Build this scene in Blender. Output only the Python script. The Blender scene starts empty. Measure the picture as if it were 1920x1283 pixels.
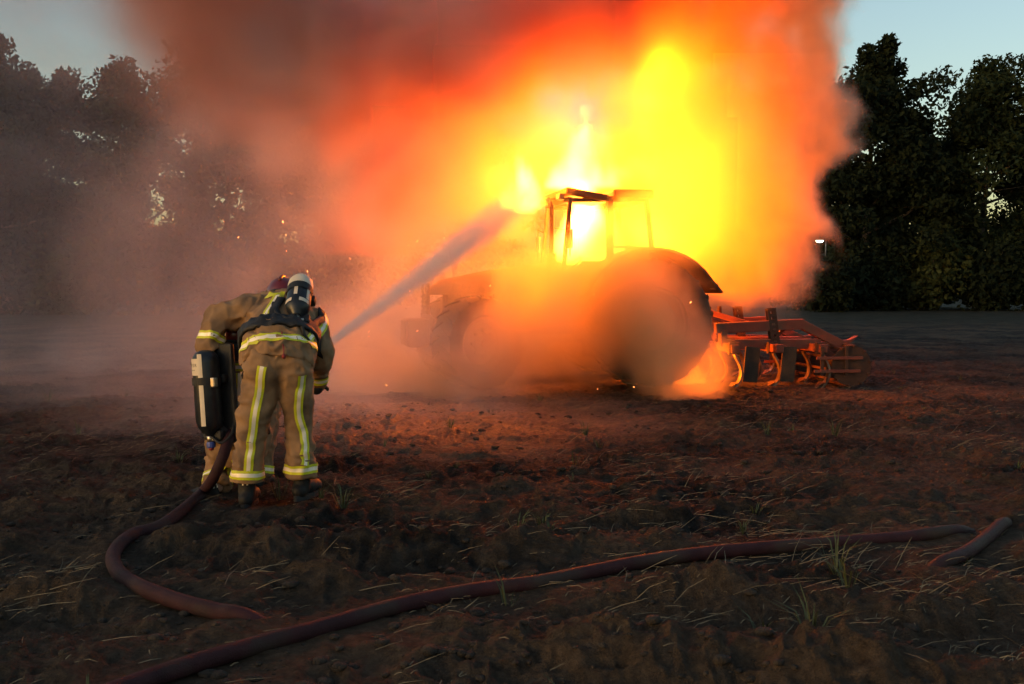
import bpy, bmesh, math, random
import numpy as np
from mathutils import Vector, Matrix
from mathutils.bvhtree import BVHTree

scene = bpy.context.scene
COL = scene.collection
R = math.radians
random.seed(7)
rng = np.random.default_rng(7)

# ---------------------------------------------------------------- camera
CAM_H, FPX, HORIZON = 1.40, 1867.0, 545.0
cam_data = bpy.data.cameras.new('camera')
cam_data.sensor_width = 36.0
cam_data.lens = 35.0
cam_data.clip_start = 0.05
cam_data.clip_end = 2000.0
cam = bpy.data.objects.new('camera', cam_data)
COL.objects.link(cam)
cam.location = (0, 0, CAM_H)
cam.rotation_euler = (R(90.0 - 2.95), 0, 0)
scene.camera = cam

# ---------------------------------------------------------------- sky, sun, exposure
SUN_EL, SUN_ROT = 4.0, -125.0
world = bpy.data.worlds.new('World')
scene.world = world
world.use_nodes = True
nt = world.node_tree
nt.nodes.clear()
sky = nt.nodes.new('ShaderNodeTexSky')
sky.sky_type = 'NISHITA'
sky.sun_disc = False
sky.sun_elevation = R(SUN_EL)
sky.sun_rotation = R(SUN_ROT)
sky.air_density = 1.0
sky.dust_density = 2.2
sky.ozone_density = 1.2
bg = nt.nodes.new('ShaderNodeBackground')
bg.inputs['Strength'].default_value = 0.15
wo = nt.nodes.new('ShaderNodeOutputWorld')
nt.links.new(sky.outputs[0], bg.inputs[0])
nt.links.new(bg.outputs[0], wo.inputs[0])

sun_d = bpy.data.lights.new('sun', 'SUN')
sun_d.energy = 0.07
sun_d.angle = R(25)
sun_d.color = (1.0, 0.86, 0.68)
sun = bpy.data.objects.new('sun', sun_d)
COL.objects.link(sun)
sd = Vector((math.sin(R(SUN_ROT)) * math.cos(R(SUN_EL)), math.cos(R(SUN_ROT)) * math.cos(R(SUN_EL)), math.sin(R(SUN_EL))))
sun.rotation_euler = sd.to_track_quat('Z', 'Y').to_euler()

vs = scene.view_settings
vs.view_transform = 'Standard'
vs.look = 'None'
vs.exposure = 1.25
vs.gamma = 1.0
vs.use_curve_mapping = False

cy = scene.cycles
cy.use_denoising = True
cy.max_bounces = 6
cy.diffuse_bounces = 2
cy.glossy_bounces = 2
cy.transmission_bounces = 4
cy.volume_bounces = 3
cy.transparent_max_bounces = 12
cy.volume_step_rate = 3.0
cy.volume_max_steps = 256
cy.use_adaptive_sampling = True
cy.adaptive_threshold = 0.03
cy.sample_clamp_indirect = 6.0
cy.caustics_reflective = False
cy.caustics_refractive = False


def P(px, py, depth):
    """world point seen at a photograph pixel for a depth along +Y (used to survey the place)"""
    return Vector(((px - 960.0) / FPX * depth, depth, CAM_H + (HORIZON - py) / FPX * depth))


# ---------------------------------------------------------------- noise
_T = np.random.default_rng(11).random((64, 64, 64)).astype(np.float32)


def vnoise(p):
    """value noise in 0..1; p is (...,3)"""
    i = np.floor(p).astype(np.int64)
    f = (p - i).astype(np.float32)
    f = f * f * f * (f * (f * 6 - 15) + 10)
    i0 = i & 63
    i1 = (i + 1) & 63
    x0, y0, z0 = i0[..., 0], i0[..., 1], i0[..., 2]
    x1, y1, z1 = i1[..., 0], i1[..., 1], i1[..., 2]
    fx, fy, fz = f[..., 0], f[..., 1], f[..., 2]
    a = _T[x0, y0, z0] * (1 - fx) + _T[x1, y0, z0] * fx
    b = _T[x0, y1, z0] * (1 - fx) + _T[x1, y1, z0] * fx
    c = _T[x0, y0, z1] * (1 - fx) + _T[x1, y0, z1] * fx
    d = _T[x0, y1, z1] * (1 - fx) + _T[x1, y1, z1] * fx
    a = a * (1 - fy) + b * fy
    c = c * (1 - fy) + d * fy
    return a * (1 - fz) + c * fz


def fbm(p, octaves=4, gain=0.5, lac=2.03):
    s = 0.0
    amp = 1.0
    tot = 0.0
    q = np.asarray(p, dtype=np.float64)
    for k in range(octaves):
        s = s + amp * vnoise(q + 17.3 * k)
        tot += amp
        amp *= gain
        q = q * lac
    return s / tot          # 0..1, mean .5


def sstep(a, b, x):
    t = np.clip((x - a) / (b - a), 0, 1)
    return t * t * (3 - 2 * t)


# ---------------------------------------------------------------- object helpers
def link(o, parent=None):
    COL.objects.link(o)
    if parent is not None:
        o.parent = parent
    return o


def empty(name, loc=(0, 0, 0), rotz=0.0):
    o = bpy.data.objects.new(name, None)
    o.empty_display_size = 0.1
    link(o)
    o.location = loc
    o.rotation_euler = (0, 0, rotz)
    return o


def tag(o, label=None, cat=None, group=None, kind=None):
    if label:
        o['label'] = label
    if cat:
        o['category'] = cat
    if group:
        o['group'] = group
    if kind:
        o['kind'] = kind
    return o


def mesh_obj(name, verts, faces, mat, parent=None, smooth=False, fmats=None):
    me = bpy.data.meshes.new(name)
    me.from_pydata([tuple(v) for v in verts], [], [tuple(f) for f in faces])
    for m in (mat if isinstance(mat, (list, tuple)) else [mat]):
        me.materials.append(m)
    if fmats is not None:
        me.polygons.foreach_set('material_index', fmats)
    if smooth:
        me.polygons.foreach_set('use_smooth', [True] * len(me.polygons))
    me.update()
    o = bpy.data.objects.new(name, me)
    return link(o, parent)


class MB:
    """collects shapes into one mesh"""

    def __init__(self):
        self.v = []
        self.f = []
        self.m = []

    def add(self, verts, faces, mi=0):
        k = len(self.v)
        self.v += [Vector(v) for v in verts]
        self.f += [tuple(i + k for i in f) for f in faces]
        self.m += [mi] * len(faces)
        return self

    def box(self, c, s, rot=None, bev=0.0, mi=0, taper=1.0):
        sx, sy, sz = s[0] / 2, s[1] / 2, s[2] / 2
        bm = bmesh.new()
        bmesh.ops.create_cube(bm, size=1.0)
        for v in bm.verts:
            t = taper if v.co.z > 0 else 1.0
            v.co = Vector((v.co.x * 2 * sx * t, v.co.y * 2 * sy * t, v.co.z * 2 * sz))
        if bev > 0:
            bmesh.ops.bevel(bm, geom=list(bm.edges), offset=bev, segments=2, affect='EDGES', profile=0.6)
        M = Matrix.Translation(Vector(c)) @ (rot.to_4x4() if rot is not None else Matrix())
        bm.verts.ensure_lookup_table()
        vs_ = [M @ v.co for v in bm.verts]
        fs_ = [[v.index for v in f.verts] for f in bm.faces]
        bm.free()
        return self.add(vs_, fs_, mi)

    def bar(self, a, b, w, h=None, up=(0, 0, 1), bev=0.0, mi=0):
        """rectangular bar from a to b, w across, h along up"""
        a, b = Vector(a), Vector(b)
        h = h or w
        d = b - a
        L = d.length
        z = d.normalized()
        y = Vector(up)
        y = (y - z * y.dot(z))
        if y.length < 1e-4:
            y = Vector((1, 0, 0)) - z * z.x
        y.normalize()
        x = y.cross(z)
        rot = Matrix((x, y, z)).transposed()
        return self.box((a + b) / 2, (w, h, L), rot, bev, mi)

    def tube(self, pts, rad, n=10, mi=0, caps=True, squash=None):
        pts = [Vector(p) for p in pts]
        if not isinstance(rad, (list, tuple)):
            rad = [rad] * len(pts)
        k = len(self.v)
        prev = None
        for i, p in enumerate(pts):
            if i == 0:
                t = pts[1] - pts[0]
            elif i == len(pts) - 1:
                t = pts[-1] - pts[-2]
            else:
                t = pts[i + 1] - pts[i - 1]
            t.normalize()
            if prev is None:
                ref = Vector((0, 0, 1)) if abs(t.z) < 0.9 else Vector((1, 0, 0))
                u = (ref - t * ref.dot(t)).normalized()
            else:
                u = (prev - t * prev.dot(t)).normalized()
            prev = u
            w = t.cross(u)
            for j in range(n):
                a = 2 * math.pi * j / n
                su = squash or 1.0
                self.v.append(p + (u * math.cos(a) * su + w * math.sin(a)) * rad[i])
        for i in range(len(pts) - 1):
            for j in range(n):
                a, b = k + i * n + j, k + i * n + (j + 1) % n
                self.f.append((a, b, b + n, a + n))
                self.m.append(mi)
        if caps:
            self.f.append(tuple(k + j for j in reversed(range(n))))
            self.f.append(tuple(k + (len(pts) - 1) * n + j for j in range(n)))
            self.m += [mi, mi]
        return self

    def lathe(self, prof, axis='Z', n=32, mi=0, M=None):
        """prof: (radius, height) pairs around axis through the origin, moved by M"""
        k = len(self.v)
        for r, h in prof:
            for j in range(n):
                a = 2 * math.pi * j / n
                c, s = r * math.cos(a), r * math.sin(a)
                v = {'Z': Vector((c, s, h)), 'Y': Vector((c, h, s)), 'X': Vector((h, c, s))}[axis]
                self.v.append(M @ v if M is not None else v)
        for i in range(len(prof) - 1):
            for j in range(n):
                a, b = k + i * n + j, k + i * n + (j + 1) % n
                self.f.append((a, b, b + n, a + n))
                self.m.append(mi)
        return self

    def prism(self, poly, a, b, axis='Y', mi=0):
        """poly of 2-D points extruded from a to b along an axis"""
        def mk(p, t):
            return {'Y': (p[0], t, p[1]), 'X': (t, p[0], p[1]), 'Z': (p[0], p[1], t)}[axis]
        n = len(poly)
        vs_ = [mk(p, a) for p in poly] + [mk(p, b) for p in poly]
        fs_ = [tuple(range(n)), tuple(range(2 * n - 1, n - 1, -1))]
        fs_ += [(i, i + n, (i + 1) % n + n, (i + 1) % n) for i in range(n)]
        return self.add(vs_, fs_, mi)

    def build(self, name, mat, parent=None, smooth=False, fix=True, M=None):
        v = [M @ p for p in self.v] if M is not None else self.v
        o = mesh_obj(name, v, self.f, mat, parent, smooth, self.m)
        if fix:
            bm = bmesh.new()
            bm.from_mesh(o.data)
            bmesh.ops.recalc_face_normals(bm, faces=bm.faces)
            bm.to_mesh(o.data)
            bm.free()
        return o


def smooth_by_angle(o, ang=40):
    o.data.polygons.foreach_set('use_smooth', [True] * len(o.data.polygons))
    try:
        o.data.set_sharp_from_angle(angle=R(ang))
    except Exception:
        pass
    return o


def catmull(pts, per=8):
    pts = [Vector(p) for p in pts]
    out = []
    ext = [pts[0] * 2 - pts[1]] + pts + [pts[-1] * 2 - pts[-2]]
    for i in range(1, len(ext) - 2):
        p0, p1, p2, p3 = ext[i - 1:i + 3]
        for k in range(per):
            t = k / per
            out.append(0.5 * ((2 * p1) + (p2 - p0) * t + (2 * p0 - 5 * p1 + 4 * p2 - p3) * t * t + (3 * p1 - p0 - 3 * p2 + p3) * t ** 3))
    out.append(pts[-1])
    return out


# ---------------------------------------------------------------- materials
MATS = {}


def mat(name, c1, c2=None, rough=0.8, scale=8.0, metal=0.0, bump=0.0, bscale=60.0, spec=0.4, c3=None, s2=None, detail=5.0, coat=0.0):
    """principled material, colour varied by noise between c1 and c2 (and stained with c3), fine relief by bump"""
    m = bpy.data.materials.new(name)
    m.use_nodes = True
    t = m.node_tree
    b = t.nodes['Principled BSDF']
    b.inputs['Roughness'].default_value = rough
    b.inputs['Metallic'].default_value = metal
    b.inputs['Specular IOR Level'].default_value = spec
    b.inputs['Coat Weight'].default_value = coat
    tc = t.nodes.new('ShaderNodeTexCoord')
    col = None
    if c2 is not None:
        n = t.nodes.new('ShaderNodeTexNoise')
        n.inputs['Scale'].default_value = scale
        n.inputs['Detail'].default_value = detail
        t.links.new(tc.outputs['Object'], n.inputs['Vector'])
        r = t.nodes.new('ShaderNodeValToRGB')
        r.color_ramp.elements[0].position = 0.32
        r.color_ramp.elements[1].position = 0.68
        r.color_ramp.elements[0].color = (*c1, 1)
        r.color_ramp.elements[1].color = (*c2, 1)
        t.links.new(n.outputs['Fac'], r.inputs[0])
        col = r.outputs[0]
        if c3 is not None:
            n2 = t.nodes.new('ShaderNodeTexNoise')
            n2.inputs['Scale'].default_value = s2 or scale * 0.35
            n2.inputs['Detail'].default_value = 6
            t.links.new(tc.outputs['Object'], n2.inputs['Vector'])
            r2 = t.nodes.new('ShaderNodeValToRGB')
            r2.color_ramp.elements[0].position = 0.5
            r2.color_ramp.elements[1].position = 0.66
            t.links.new(n2.outputs['Fac'], r2.inputs[0])
            mx = t.nodes.new('ShaderNodeMix')
            mx.data_type = 'RGBA'
            t.links.new(r2.outputs[0], mx.inputs[0])
            t.links.new(col, mx.inputs[6])
            mx.inputs[7].default_value = (*c3, 1)
            col = mx.outputs[2]
        t.links.new(col, b.inputs['Base Color'])
    else:
        b.inputs['Base Color'].default_value = (*c1, 1)
    if bump > 0:
        n3 = t.nodes.new('ShaderNodeTexNoise')
        n3.inputs['Scale'].default_value = bscale
        n3.inputs['Detail'].default_value = 6
        t.links.new(tc.outputs['Object'], n3.inputs['Vector'])
        bp = t.nodes.new('ShaderNodeBump')
        bp.inputs['Strength'].default_value = bump
        bp.inputs['Distance'].default_value = 0.02
        t.links.new(n3.outputs['Fac'], bp.inputs['Height'])
        t.links.new(bp.outputs[0], b.inputs['Normal'])
    MATS[name] = m
    return m
# ================================================================ ground
def n2(x, y, s, off=0.0, octv=4, gain=0.5):
    p = np.stack([x * s + off, y * s + off * 1.7, np.full_like(x, off * 0.37)], -1)
    return fbm(p, octv, gain)


def on_ground(px, py, z=0.03):
    d = (CAM_H - z) * FPX / (py - HORIZON)
    return Vector(((px - 960.0) / FPX * d, d, z))


HR = 0.037
# the one hose: from the nozzle down to the ground, round a bend, under loose soil, a loop far right, back across
HOSE_A = [on_ground(*p, HR * 0.8) for p in ((372, 928), (330, 965), (288, 993), (243, 1006), (212, 1030), (202, 1056), (218, 1086), (262, 1112), (330, 1137), (400, 1155), (446, 1163))]
HOSE_B = [on_ground(*p, HR * 0.8) for p in ((1776, 1062), (1820, 1043), (1862, 1012), (1887, 988))]
HOSE_C = [on_ground(*p, HR * 0.8) for p in ((1800, 1000), (1700, 1013), (1600, 1021), (1500, 1028), (1400, 1036), (1300, 1046), (1200, 1061), (1100, 1081), (1000, 1101), (900, 1113), (800, 1131), (720, 1150), (650, 1170), (570, 1194), (500, 1212), (420, 1236), (340, 1260), (270, 1284), (180, 1318), (60, 1368))]


def seg_dist(x, y, pts):
    best = np.full(x.shape, 1e9)
    for a, b in zip(pts[:-1], pts[1:]):
        ax_, ay_, bx_, by_ = a.x, a.y, b.x, b.y
        dx, dy = bx_ - ax_, by_ - ay_
        t = np.clip(((x - ax_) * dx + (y - ay_) * dy) / (dx * dx + dy * dy), 0, 1)
        best = np.minimum(best, np.hypot(x - ax_ - t * dx, y - ay_ - t * dy))
    return best


STANDS = [(-1.71, 6.45, 0.26), (-1.36, 6.55, 0.26), (-2.02, 6.85, 0.26), (-1.83, 7.2, 0.24),
          (-0.85, 14.1, 0.6), (-0.4, 16.0, 0.6), (1.9, 14.5, 0.7), (1.6, 16.4, 0.7), (3.9, 15.7, 1.5)]


def height(x, y):
    """ploughed field: wavy furrow ridges near the camera, clods everywhere"""
    x = np.asarray(x, np.float64)
    y = np.asarray(y, np.float64)
    shp = x.shape
    x, y = x.ravel(), y.ravel()
    near = sstep(9.5, 4.5, y) * sstep(-3, 1.5, y)
    wob = (n2(x, y, 0.45, 2.0, 3) - 0.5) * 1.3
    v = y + 0.05 * x + wob
    rid = 0.5 + 0.5 * np.cos(v * 2 * math.pi / 0.92)
    rid = rid ** 1.6
    amp = 0.035 + 0.075 * sstep(0.35, 0.7, n2(x, y, 0.6, 31.0, 3))
    h = near * rid * amp
    # gentler undulation and old tyre ruts further out
    h += 0.05 * (n2(x, y, 0.55, 5.0, 3) - 0.5)
    v2 = y - 0.03 * x + (n2(x, y, 0.25, 61.0, 2) - 0.5) * 1.6
    h += sstep(6, 10, y) * 0.028 * (0.5 + 0.5 * np.cos(v2 * 2 * math.pi / 1.35)) * sstep(40, 22, y)
    # lumps
    l1 = n2(x, y, 3.2, 8.0, 3)
    h += (0.035 + 0.03 * near) * sstep(0.48, 0.75, l1)
    c = np.abs(2 * vnoise(np.stack([x * 7.5, y * 7.5, np.full_like(x, 3.3)], -1)) - 1)
    h += (0.038 + 0.006 * near) * (1 - c) ** 1.5 * sstep(0.35, 0.65, n2(x, y, 1.1, 15.0, 2))
    c2 = np.abs(2 * vnoise(np.stack([x * 17, y * 17, np.full_like(x, 9.3)], -1)) - 1)
    h += 0.024 * (1 - c2) ** 1.4 * sstep(0.3, 0.6, n2(x, y, 1.9, 25.0, 2))
    h += 0.020 * (n2(x, y, 30.0, 12.0, 3) - 0.5) * sstep(16, 6, y)
    c3 = np.abs(2 * vnoise(np.stack([x * 11, y * 11, np.full_like(x, 21.3)], -1) + (n2(x, y, 3.0, 71.0, 2) - 0.5)[:, None] * 2.5) - 1)
    h += 0.030 * (1 - c3) ** 2 * sstep(0.38, 0.6, n2(x, y, 0.8, 81.0, 3)) * sstep(30, 18, y)
    h += 0.022 * (n2(x, y, 16.0, 91.0, 3, 0.6) - 0.5)
    # trodden or pressed flat: the bed of the hose, footprints, wheel stands
    keep = np.ones_like(h)
    sel = y < 9
    if sel.any():
        dh = np.full_like(h, 1e9)
        for pl, wd_ in ((HOSE_A, 1.0), (HOSE_B, 1.0), (HOSE_C, 2.0)):
            dh[sel] = np.minimum(dh[sel], seg_dist(x[sel], y[sel], pl) / wd_)
        keep = np.minimum(keep, 0.22 + 0.78 * sstep(0.05, 0.26, dh))
        # soil thrown over the buried ends of the hose
        for bx, by, br in ((452, 1178, 0.17), (1768, 1072, 0.16), (1782, 1006, 0.16)):
            p = on_ground(bx, by, 0.0)
            h = h + 0.15 * np.exp(-(((x - p.x) ** 2 + (y - p.y + 0.03) ** 2) / br ** 2))
    for bx, by, br in STANDS:
        keep = np.minimum(keep, 0.15 + 0.85 * sstep(br * 0.6, br * 1.3, np.hypot(x - bx, y - by)))
    h = 0.06 + (h - 0.06) * keep
    flat = sstep(120, 50, np.abs(y)) * sstep(150, 60, np.abs(x))
    h = (h - 0.06) * flat
    return h.reshape(shp)


def hz(x, y):
    return float(height(np.array([x]), np.array([y]))[0])


SOIL = bpy.data.materials.new('ploughed_soil')
SOIL.use_nodes = True
t_ = SOIL.node_tree
b_ = t_.nodes['Principled BSDF']
b_.inputs['Roughness'].default_value = 0.85
b_.inputs['Specular IOR Level'].default_value = 0.12
geo = t_.nodes.new('ShaderNodeNewGeometry')


def _noise(scale, detail=6.0, rough=0.6):
    n = t_.nodes.new('ShaderNodeTexNoise')
    n.inputs['Scale'].default_value = scale
    n.inputs['Detail'].default_value = detail
    n.inputs['Roughness'].default_value = rough
    t_.links.new(geo.outputs['Position'], n.inputs['Vector'])
    return n.outputs['Fac']


def _ramp(fac, stops):
    r = t_.nodes.new('ShaderNodeValToRGB')
    el = r.color_ramp.elements
    while len(el) < len(stops):
        el.new(0.5)
    for e, (p, c) in zip(el, stops):
        e.position = p
        e.color = (*c, 1)
    t_.links.new(fac, r.inputs[0])
    return r.outputs[0]


def _mix(f, a, b, mode='MIX'):
    m = t_.nodes.new('ShaderNodeMix')
    m.data_type = 'RGBA'
    m.blend_type = mode
    if isinstance(f, float):
        m.inputs[0].default_value = f
    else:
        t_.links.new(f, m.inputs[0])
    t_.links.new(a, m.inputs[6])
    t_.links.new(b, m.inputs[7])
    return m.outputs[2]


soil_a = _ramp(_noise(9.0, 8), [(0.36, (0.009, 0.008, 0.007)), (0.52, (0.023, 0.020, 0.017)), (0.66, (0.055, 0.047, 0.039))])
soil_b = _ramp(_noise(22.0, 8), [(0.3, (0.048, 0.034, 0.024)), (0.6, (0.098, 0.070, 0.048)), (0.8, (0.15, 0.112, 0.08))])
# drier, sandier soil turned up in patches
patch = _ramp(_noise(0.55, 3), [(0.42, (0, 0, 0)), (0.6, (1, 1, 1))])
sx0 = t_.nodes.new('ShaderNodeSeparateXYZ')
t_.links.new(geo.outputs['Position'], sx0.inputs[0])
wv = t_.nodes.new('ShaderNodeMath')
wv.operation = 'MULTIPLY_ADD'
wv.inputs[1].default_value = 2.4
t_.links.new(_noise(0.9, 4), wv.inputs[0])
t_.links.new(sx0.outputs['Y'], wv.inputs[2])
headland = t_.nodes.new('ShaderNodeMapRange')          # sandier turned-up strip along the headland
headland.inputs['From Min'].default_value = 6.4
headland.inputs['From Max'].default_value = 5.4
t_.links.new(wv.outputs[0], headland.inputs['Value'])
pm = t_.nodes.new('ShaderNodeMath')
pm.operation = 'MAXIMUM'
t_.links.new(patch, pm.inputs[0])
t_.links.new(headland.outputs[0], pm.inputs[1])
soil = _mix(pm.outputs[0], soil_a, soil_b)
# strip of stubble and grass where the field ends
sx = t_.nodes.new('ShaderNodeSeparateXYZ')
t_.links.new(geo.outputs['Position'], sx.inputs[0])
edge = t_.nodes.new('ShaderNodeMapRange')
edge.inputs['From Min'].default_value = 38.0
edge.inputs['From Max'].default_value = 48.0
t_.links.new(sx.outputs['Y'], edge.inputs['Value'])
grassy = _ramp(_noise(0.8, 8), [(0.35, (0.016, 0.019, 0.012)), (0.6, (0.040, 0.040, 0.032)), (0.8, (0.075, 0.072, 0.06))])
soil = _mix(edge.outputs[0], soil, grassy)
t_.links.new(soil, b_.inputs['Base Color'])
# damp sheen where the hose water lands
wet = t_.nodes.new('ShaderNodeMapRange')
vd = t_.nodes.new('ShaderNodeVectorMath')
vd.operation = 'DISTANCE'
vd.inputs[1].default_value = (-1.2, 11.4, 0)
t_.links.new(geo.outputs['Position'], vd.inputs[0])
wet.inputs['From Min'].default_value = 3.2
wet.inputs['From Max'].default_value = 1.0
wet.inputs['To Min'].default_value = 0.9
wet.inputs['To Max'].default_value = 0.32
t_.links.new(vd.outputs['Value'], wet.inputs['Value'])
t_.links.new(wet.outputs[0], b_.inputs['Roughness'])
wet2 = t_.nodes.new('ShaderNodeMapRange')
wet2.inputs['From Min'].default_value = 3.4
wet2.inputs['From Max'].default_value = 0.8
wet2.inputs['To Min'].default_value = 0.12
wet2.inputs['To Max'].default_value = 0.9
t_.links.new(vd.outputs['Value'], wet2.inputs['Value'])
t_.links.new(wet2.outputs[0], b_.inputs['Specular IOR Level'])
bp_ = t_.nodes.new('ShaderNodeBump')
bp_.inputs['Strength'].default_value = 0.9
bp_.inputs['Distance'].default_value = 0.03
t_.links.new(_noise(55.0, 8, 0.7), bp_.inputs['Height'])
bq_ = t_.nodes.new('ShaderNodeBump')
bq_.inputs['Strength'].default_value = 0.9
bq_.inputs['Distance'].default_value = 0.09
t_.links.new(_noise(13.0, 8, 0.65), bq_.inputs['Height'])
t_.links.new(bq_.outputs[0], bp_.inputs['Normal'])
t_.links.new(bp_.outputs[0], b_.inputs['Normal'])

ys = [2.0]
while ys[-1] < 30:
    ys.append(ys[-1] * 1.0043)
while ys[-1] < 900:
    ys.append(ys[-1] * 1.05)
back = [1.9]
step_ = 0.1
while back[-1] > -60:
    back.append(back[-1] - step_)
    step_ *= 1.18
ys = np.array(back[::-1] + ys)
core = np.linspace(-0.68, 0.68, 660)
outer = 0.68 + np.cumsum(0.003 * 1.22 ** np.arange(1, 34))
us = np.concatenate([-outer[::-1], core, outer])
UU, VV = np.meshgrid(us, ys)
GXX = UU * np.maximum(VV, 2.0)
GZZ = height(GXX, VV)
nr, nc = GXX.shape
gv = np.stack([GXX, VV, GZZ], -1).reshape(-1, 3).astype(np.float32)
ii = np.arange((nr - 1) * (nc - 1))
rr_, cc_ = ii // (nc - 1), ii % (nc - 1)
q0 = rr_ * nc + cc_
quads = np.stack([q0, q0 + 1, q0 + nc + 1, q0 + nc], -1).astype(np.int32)


def big_mesh(name, v, q, material, smooth=True):
    me = bpy.data.meshes.new(name)
    me.vertices.add(len(v))
    me.vertices.foreach_set('co', np.ascontiguousarray(v, np.float32).ravel())
    k = q.shape[1]
    me.loops.add(q.size)
    me.loops.foreach_set('vertex_index', np.ascontiguousarray(q, np.int32).ravel())
    me.polygons.add(len(q))
    me.polygons.foreach_set('loop_start', np.arange(0, q.size, k, dtype=np.int32))
    if smooth:
        me.polygons.foreach_set('use_smooth', np.ones(len(q), bool))
    me.materials.append(material)
    me.update(calc_edges=True)
    me.validate()
    return me


field = link(bpy.data.objects.new('field', big_mesh('field', gv, quads, SOIL)))
tag(field, 'dark ploughed soil field with furrows', 'field', kind='structure')
# ================================================================ trees
LEAF = mat('leaf_green', (0.011, 0.018, 0.010), (0.027, 0.039, 0.019), 0.9, 1.3, spec=0.03)
LEAF2 = mat('leaf_dark', (0.007, 0.012, 0.008), (0.018, 0.026, 0.015), 0.9, 1.3, spec=0.03)
LEAF3 = mat('leaf_olive', (0.02, 0.028, 0.011), (0.046, 0.056, 0.023), 0.9, 1.3, spec=0.03)
BARK = mat('bark', (0.045, 0.036, 0.028), (0.09, 0.075, 0.058), 0.95, 3.0, bump=0.6, bscale=12)


def leaf_cloud(clumps, per, size, r):
    """clumps (n,6): centre and radii; leaf quads scattered through each, folded and turned at random"""
    c = np.repeat(clumps, per, 0)
    n = len(c)
    d = r.normal(size=(n, 3))
    d /= np.linalg.norm(d, axis=1, keepdims=True)
    rad = r.random((n, 1)) ** 0.45
    p = c[:, :3] + d * rad * c[:, 3:6]
    a = r.normal(size=(n, 3))
    a /= np.linalg.norm(a, axis=1, keepdims=True)
    b = np.cross(a, r.normal(size=(n, 3)))
    b /= np.linalg.norm(b, axis=1, keepdims=True)
    s = size * (0.55 + 0.9 * r.random((n, 1)))
    v = np.stack([p - a * s, p + b * s * 0.5, p + a * s, p - b * s * 0.5], 1).reshape(-1, 3)
    q = np.arange(n * 4, dtype=np.int32).reshape(-1, 4)
    return v, q


def tree(px, depth, top_py, width, seed, label, leafmat, base=0.12, leaves=14000, leaf=0.26, gaps=0.3, kind='tree', clear=0.0):
    r = np.random.default_rng(seed)
    x0 = (px - 960) / FPX * depth
    H = CAM_H + (HORIZON - top_py) / FPX * depth
    root = empty('leafy_tree', (x0, depth, hz(x0, depth)))
    tag(root, label, 'tree', 'trees along the field edge')
    W = width / FPX * depth / 2
    m = MB()
    lean = r.normal() * 0.02
    tp = [Vector((lean * z * 4 + 0.12 * math.sin(z * 0.6 + seed), 0.1 * math.cos(z * 0.5 + seed), z - (0.3 if z == 0 else 0))) for z in np.linspace(0, H * 0.86, 9)]
    r0 = H * 0.017
    m.tube(tp, [r0 * (1.25 if i == 0 else 1 - 0.105 * i) for i in range(9)], 9)
    ends = []
    nl = 17
    for k in range(nl):
        f = base + clear + (0.93 - base - clear) * (k + 0.5 * r.random()) / nl
        z = f * H * 0.88
        i = min(7, int(z / (H * 0.86) * 8))
        t = z / (H * 0.86) * 8 - i
        s = tp[i].lerp(tp[i + 1], min(t, 1))
        ang = k * 2.4 + r.random() * 0.8
        reach = W * (0.55 + 0.5 * r.random()) * (math.sin(math.pi * min(0.97, 0.25 + 0.72 * f)) ** 0.7)
        up = reach * (0.25 + 0.6 * r.random())
        e = s + Vector((math.cos(ang) * reach, math.sin(ang) * reach * 0.8, up))
        mid = s.lerp(e, 0.5) + Vector((0, 0, -0.08 * reach))
        br = r0 * (0.5 - 0.28 * f)
        m.tube([s, mid, e], [br, br * 0.7, br * 0.3], 6)
        ends.append((s, mid, e, reach))
        for _ in range(3):
            b0 = mid.lerp(e, 0.2 + 0.6 * r.random())
            tw = b0 + Vector(r.normal(size=3)) * 0.28 * reach + Vector((0, 0, 0.1 * reach))
            m.tube([b0, tw], [br * 0.35, br * 0.12], 4)
            ends.append((b0, b0.lerp(tw, .5), tw, reach * 0.45))
    m.build('trunk', BARK, root, smooth=True)
    cl = []
    for s, mid, e, reach in ends:
        for q, w in ((e, 0.30), (mid.lerp(e, 0.55), 0.34)):
            k = 1 + int(r.random() * 2)
            for _ in range(k):
                if r.random() < gaps:
                    continue
                o = Vector(r.normal(size=3)) * 0.18 * W
                R_ = W * w * (0.5 + 0.65 * r.random())
                c = q + o
                if c.z > H * 0.97:
                    c.z = H * 0.97
                cl.append((c.x, c.y, max(c.z, R_ * 0.6), R_, R_, R_ * 0.72))
    for _ in range(7):   # leader shoots give the ragged top
        a = r.random() * 6.28
        q = tp[-1] + Vector((math.cos(a) * W * 0.28 * r.random(), math.sin(a) * W * .2, H * (0.0 + 0.12 * r.random())))
        R_ = W * (0.10 + 0.13 * r.random())
        cl.append((q.x, q.y, min(q.z, H - R_), R_, R_, R_ * 1.1))
    cl = np.array(cl)
    per = max(20, leaves // len(cl))
    v, q = leaf_cloud(cl, int(per * 1.9), leaf * 0.72, r)
    cr = link(bpy.data.objects.new('crown', big_mesh('crown', v, q, leafmat, smooth=False)), root)
    return root


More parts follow.
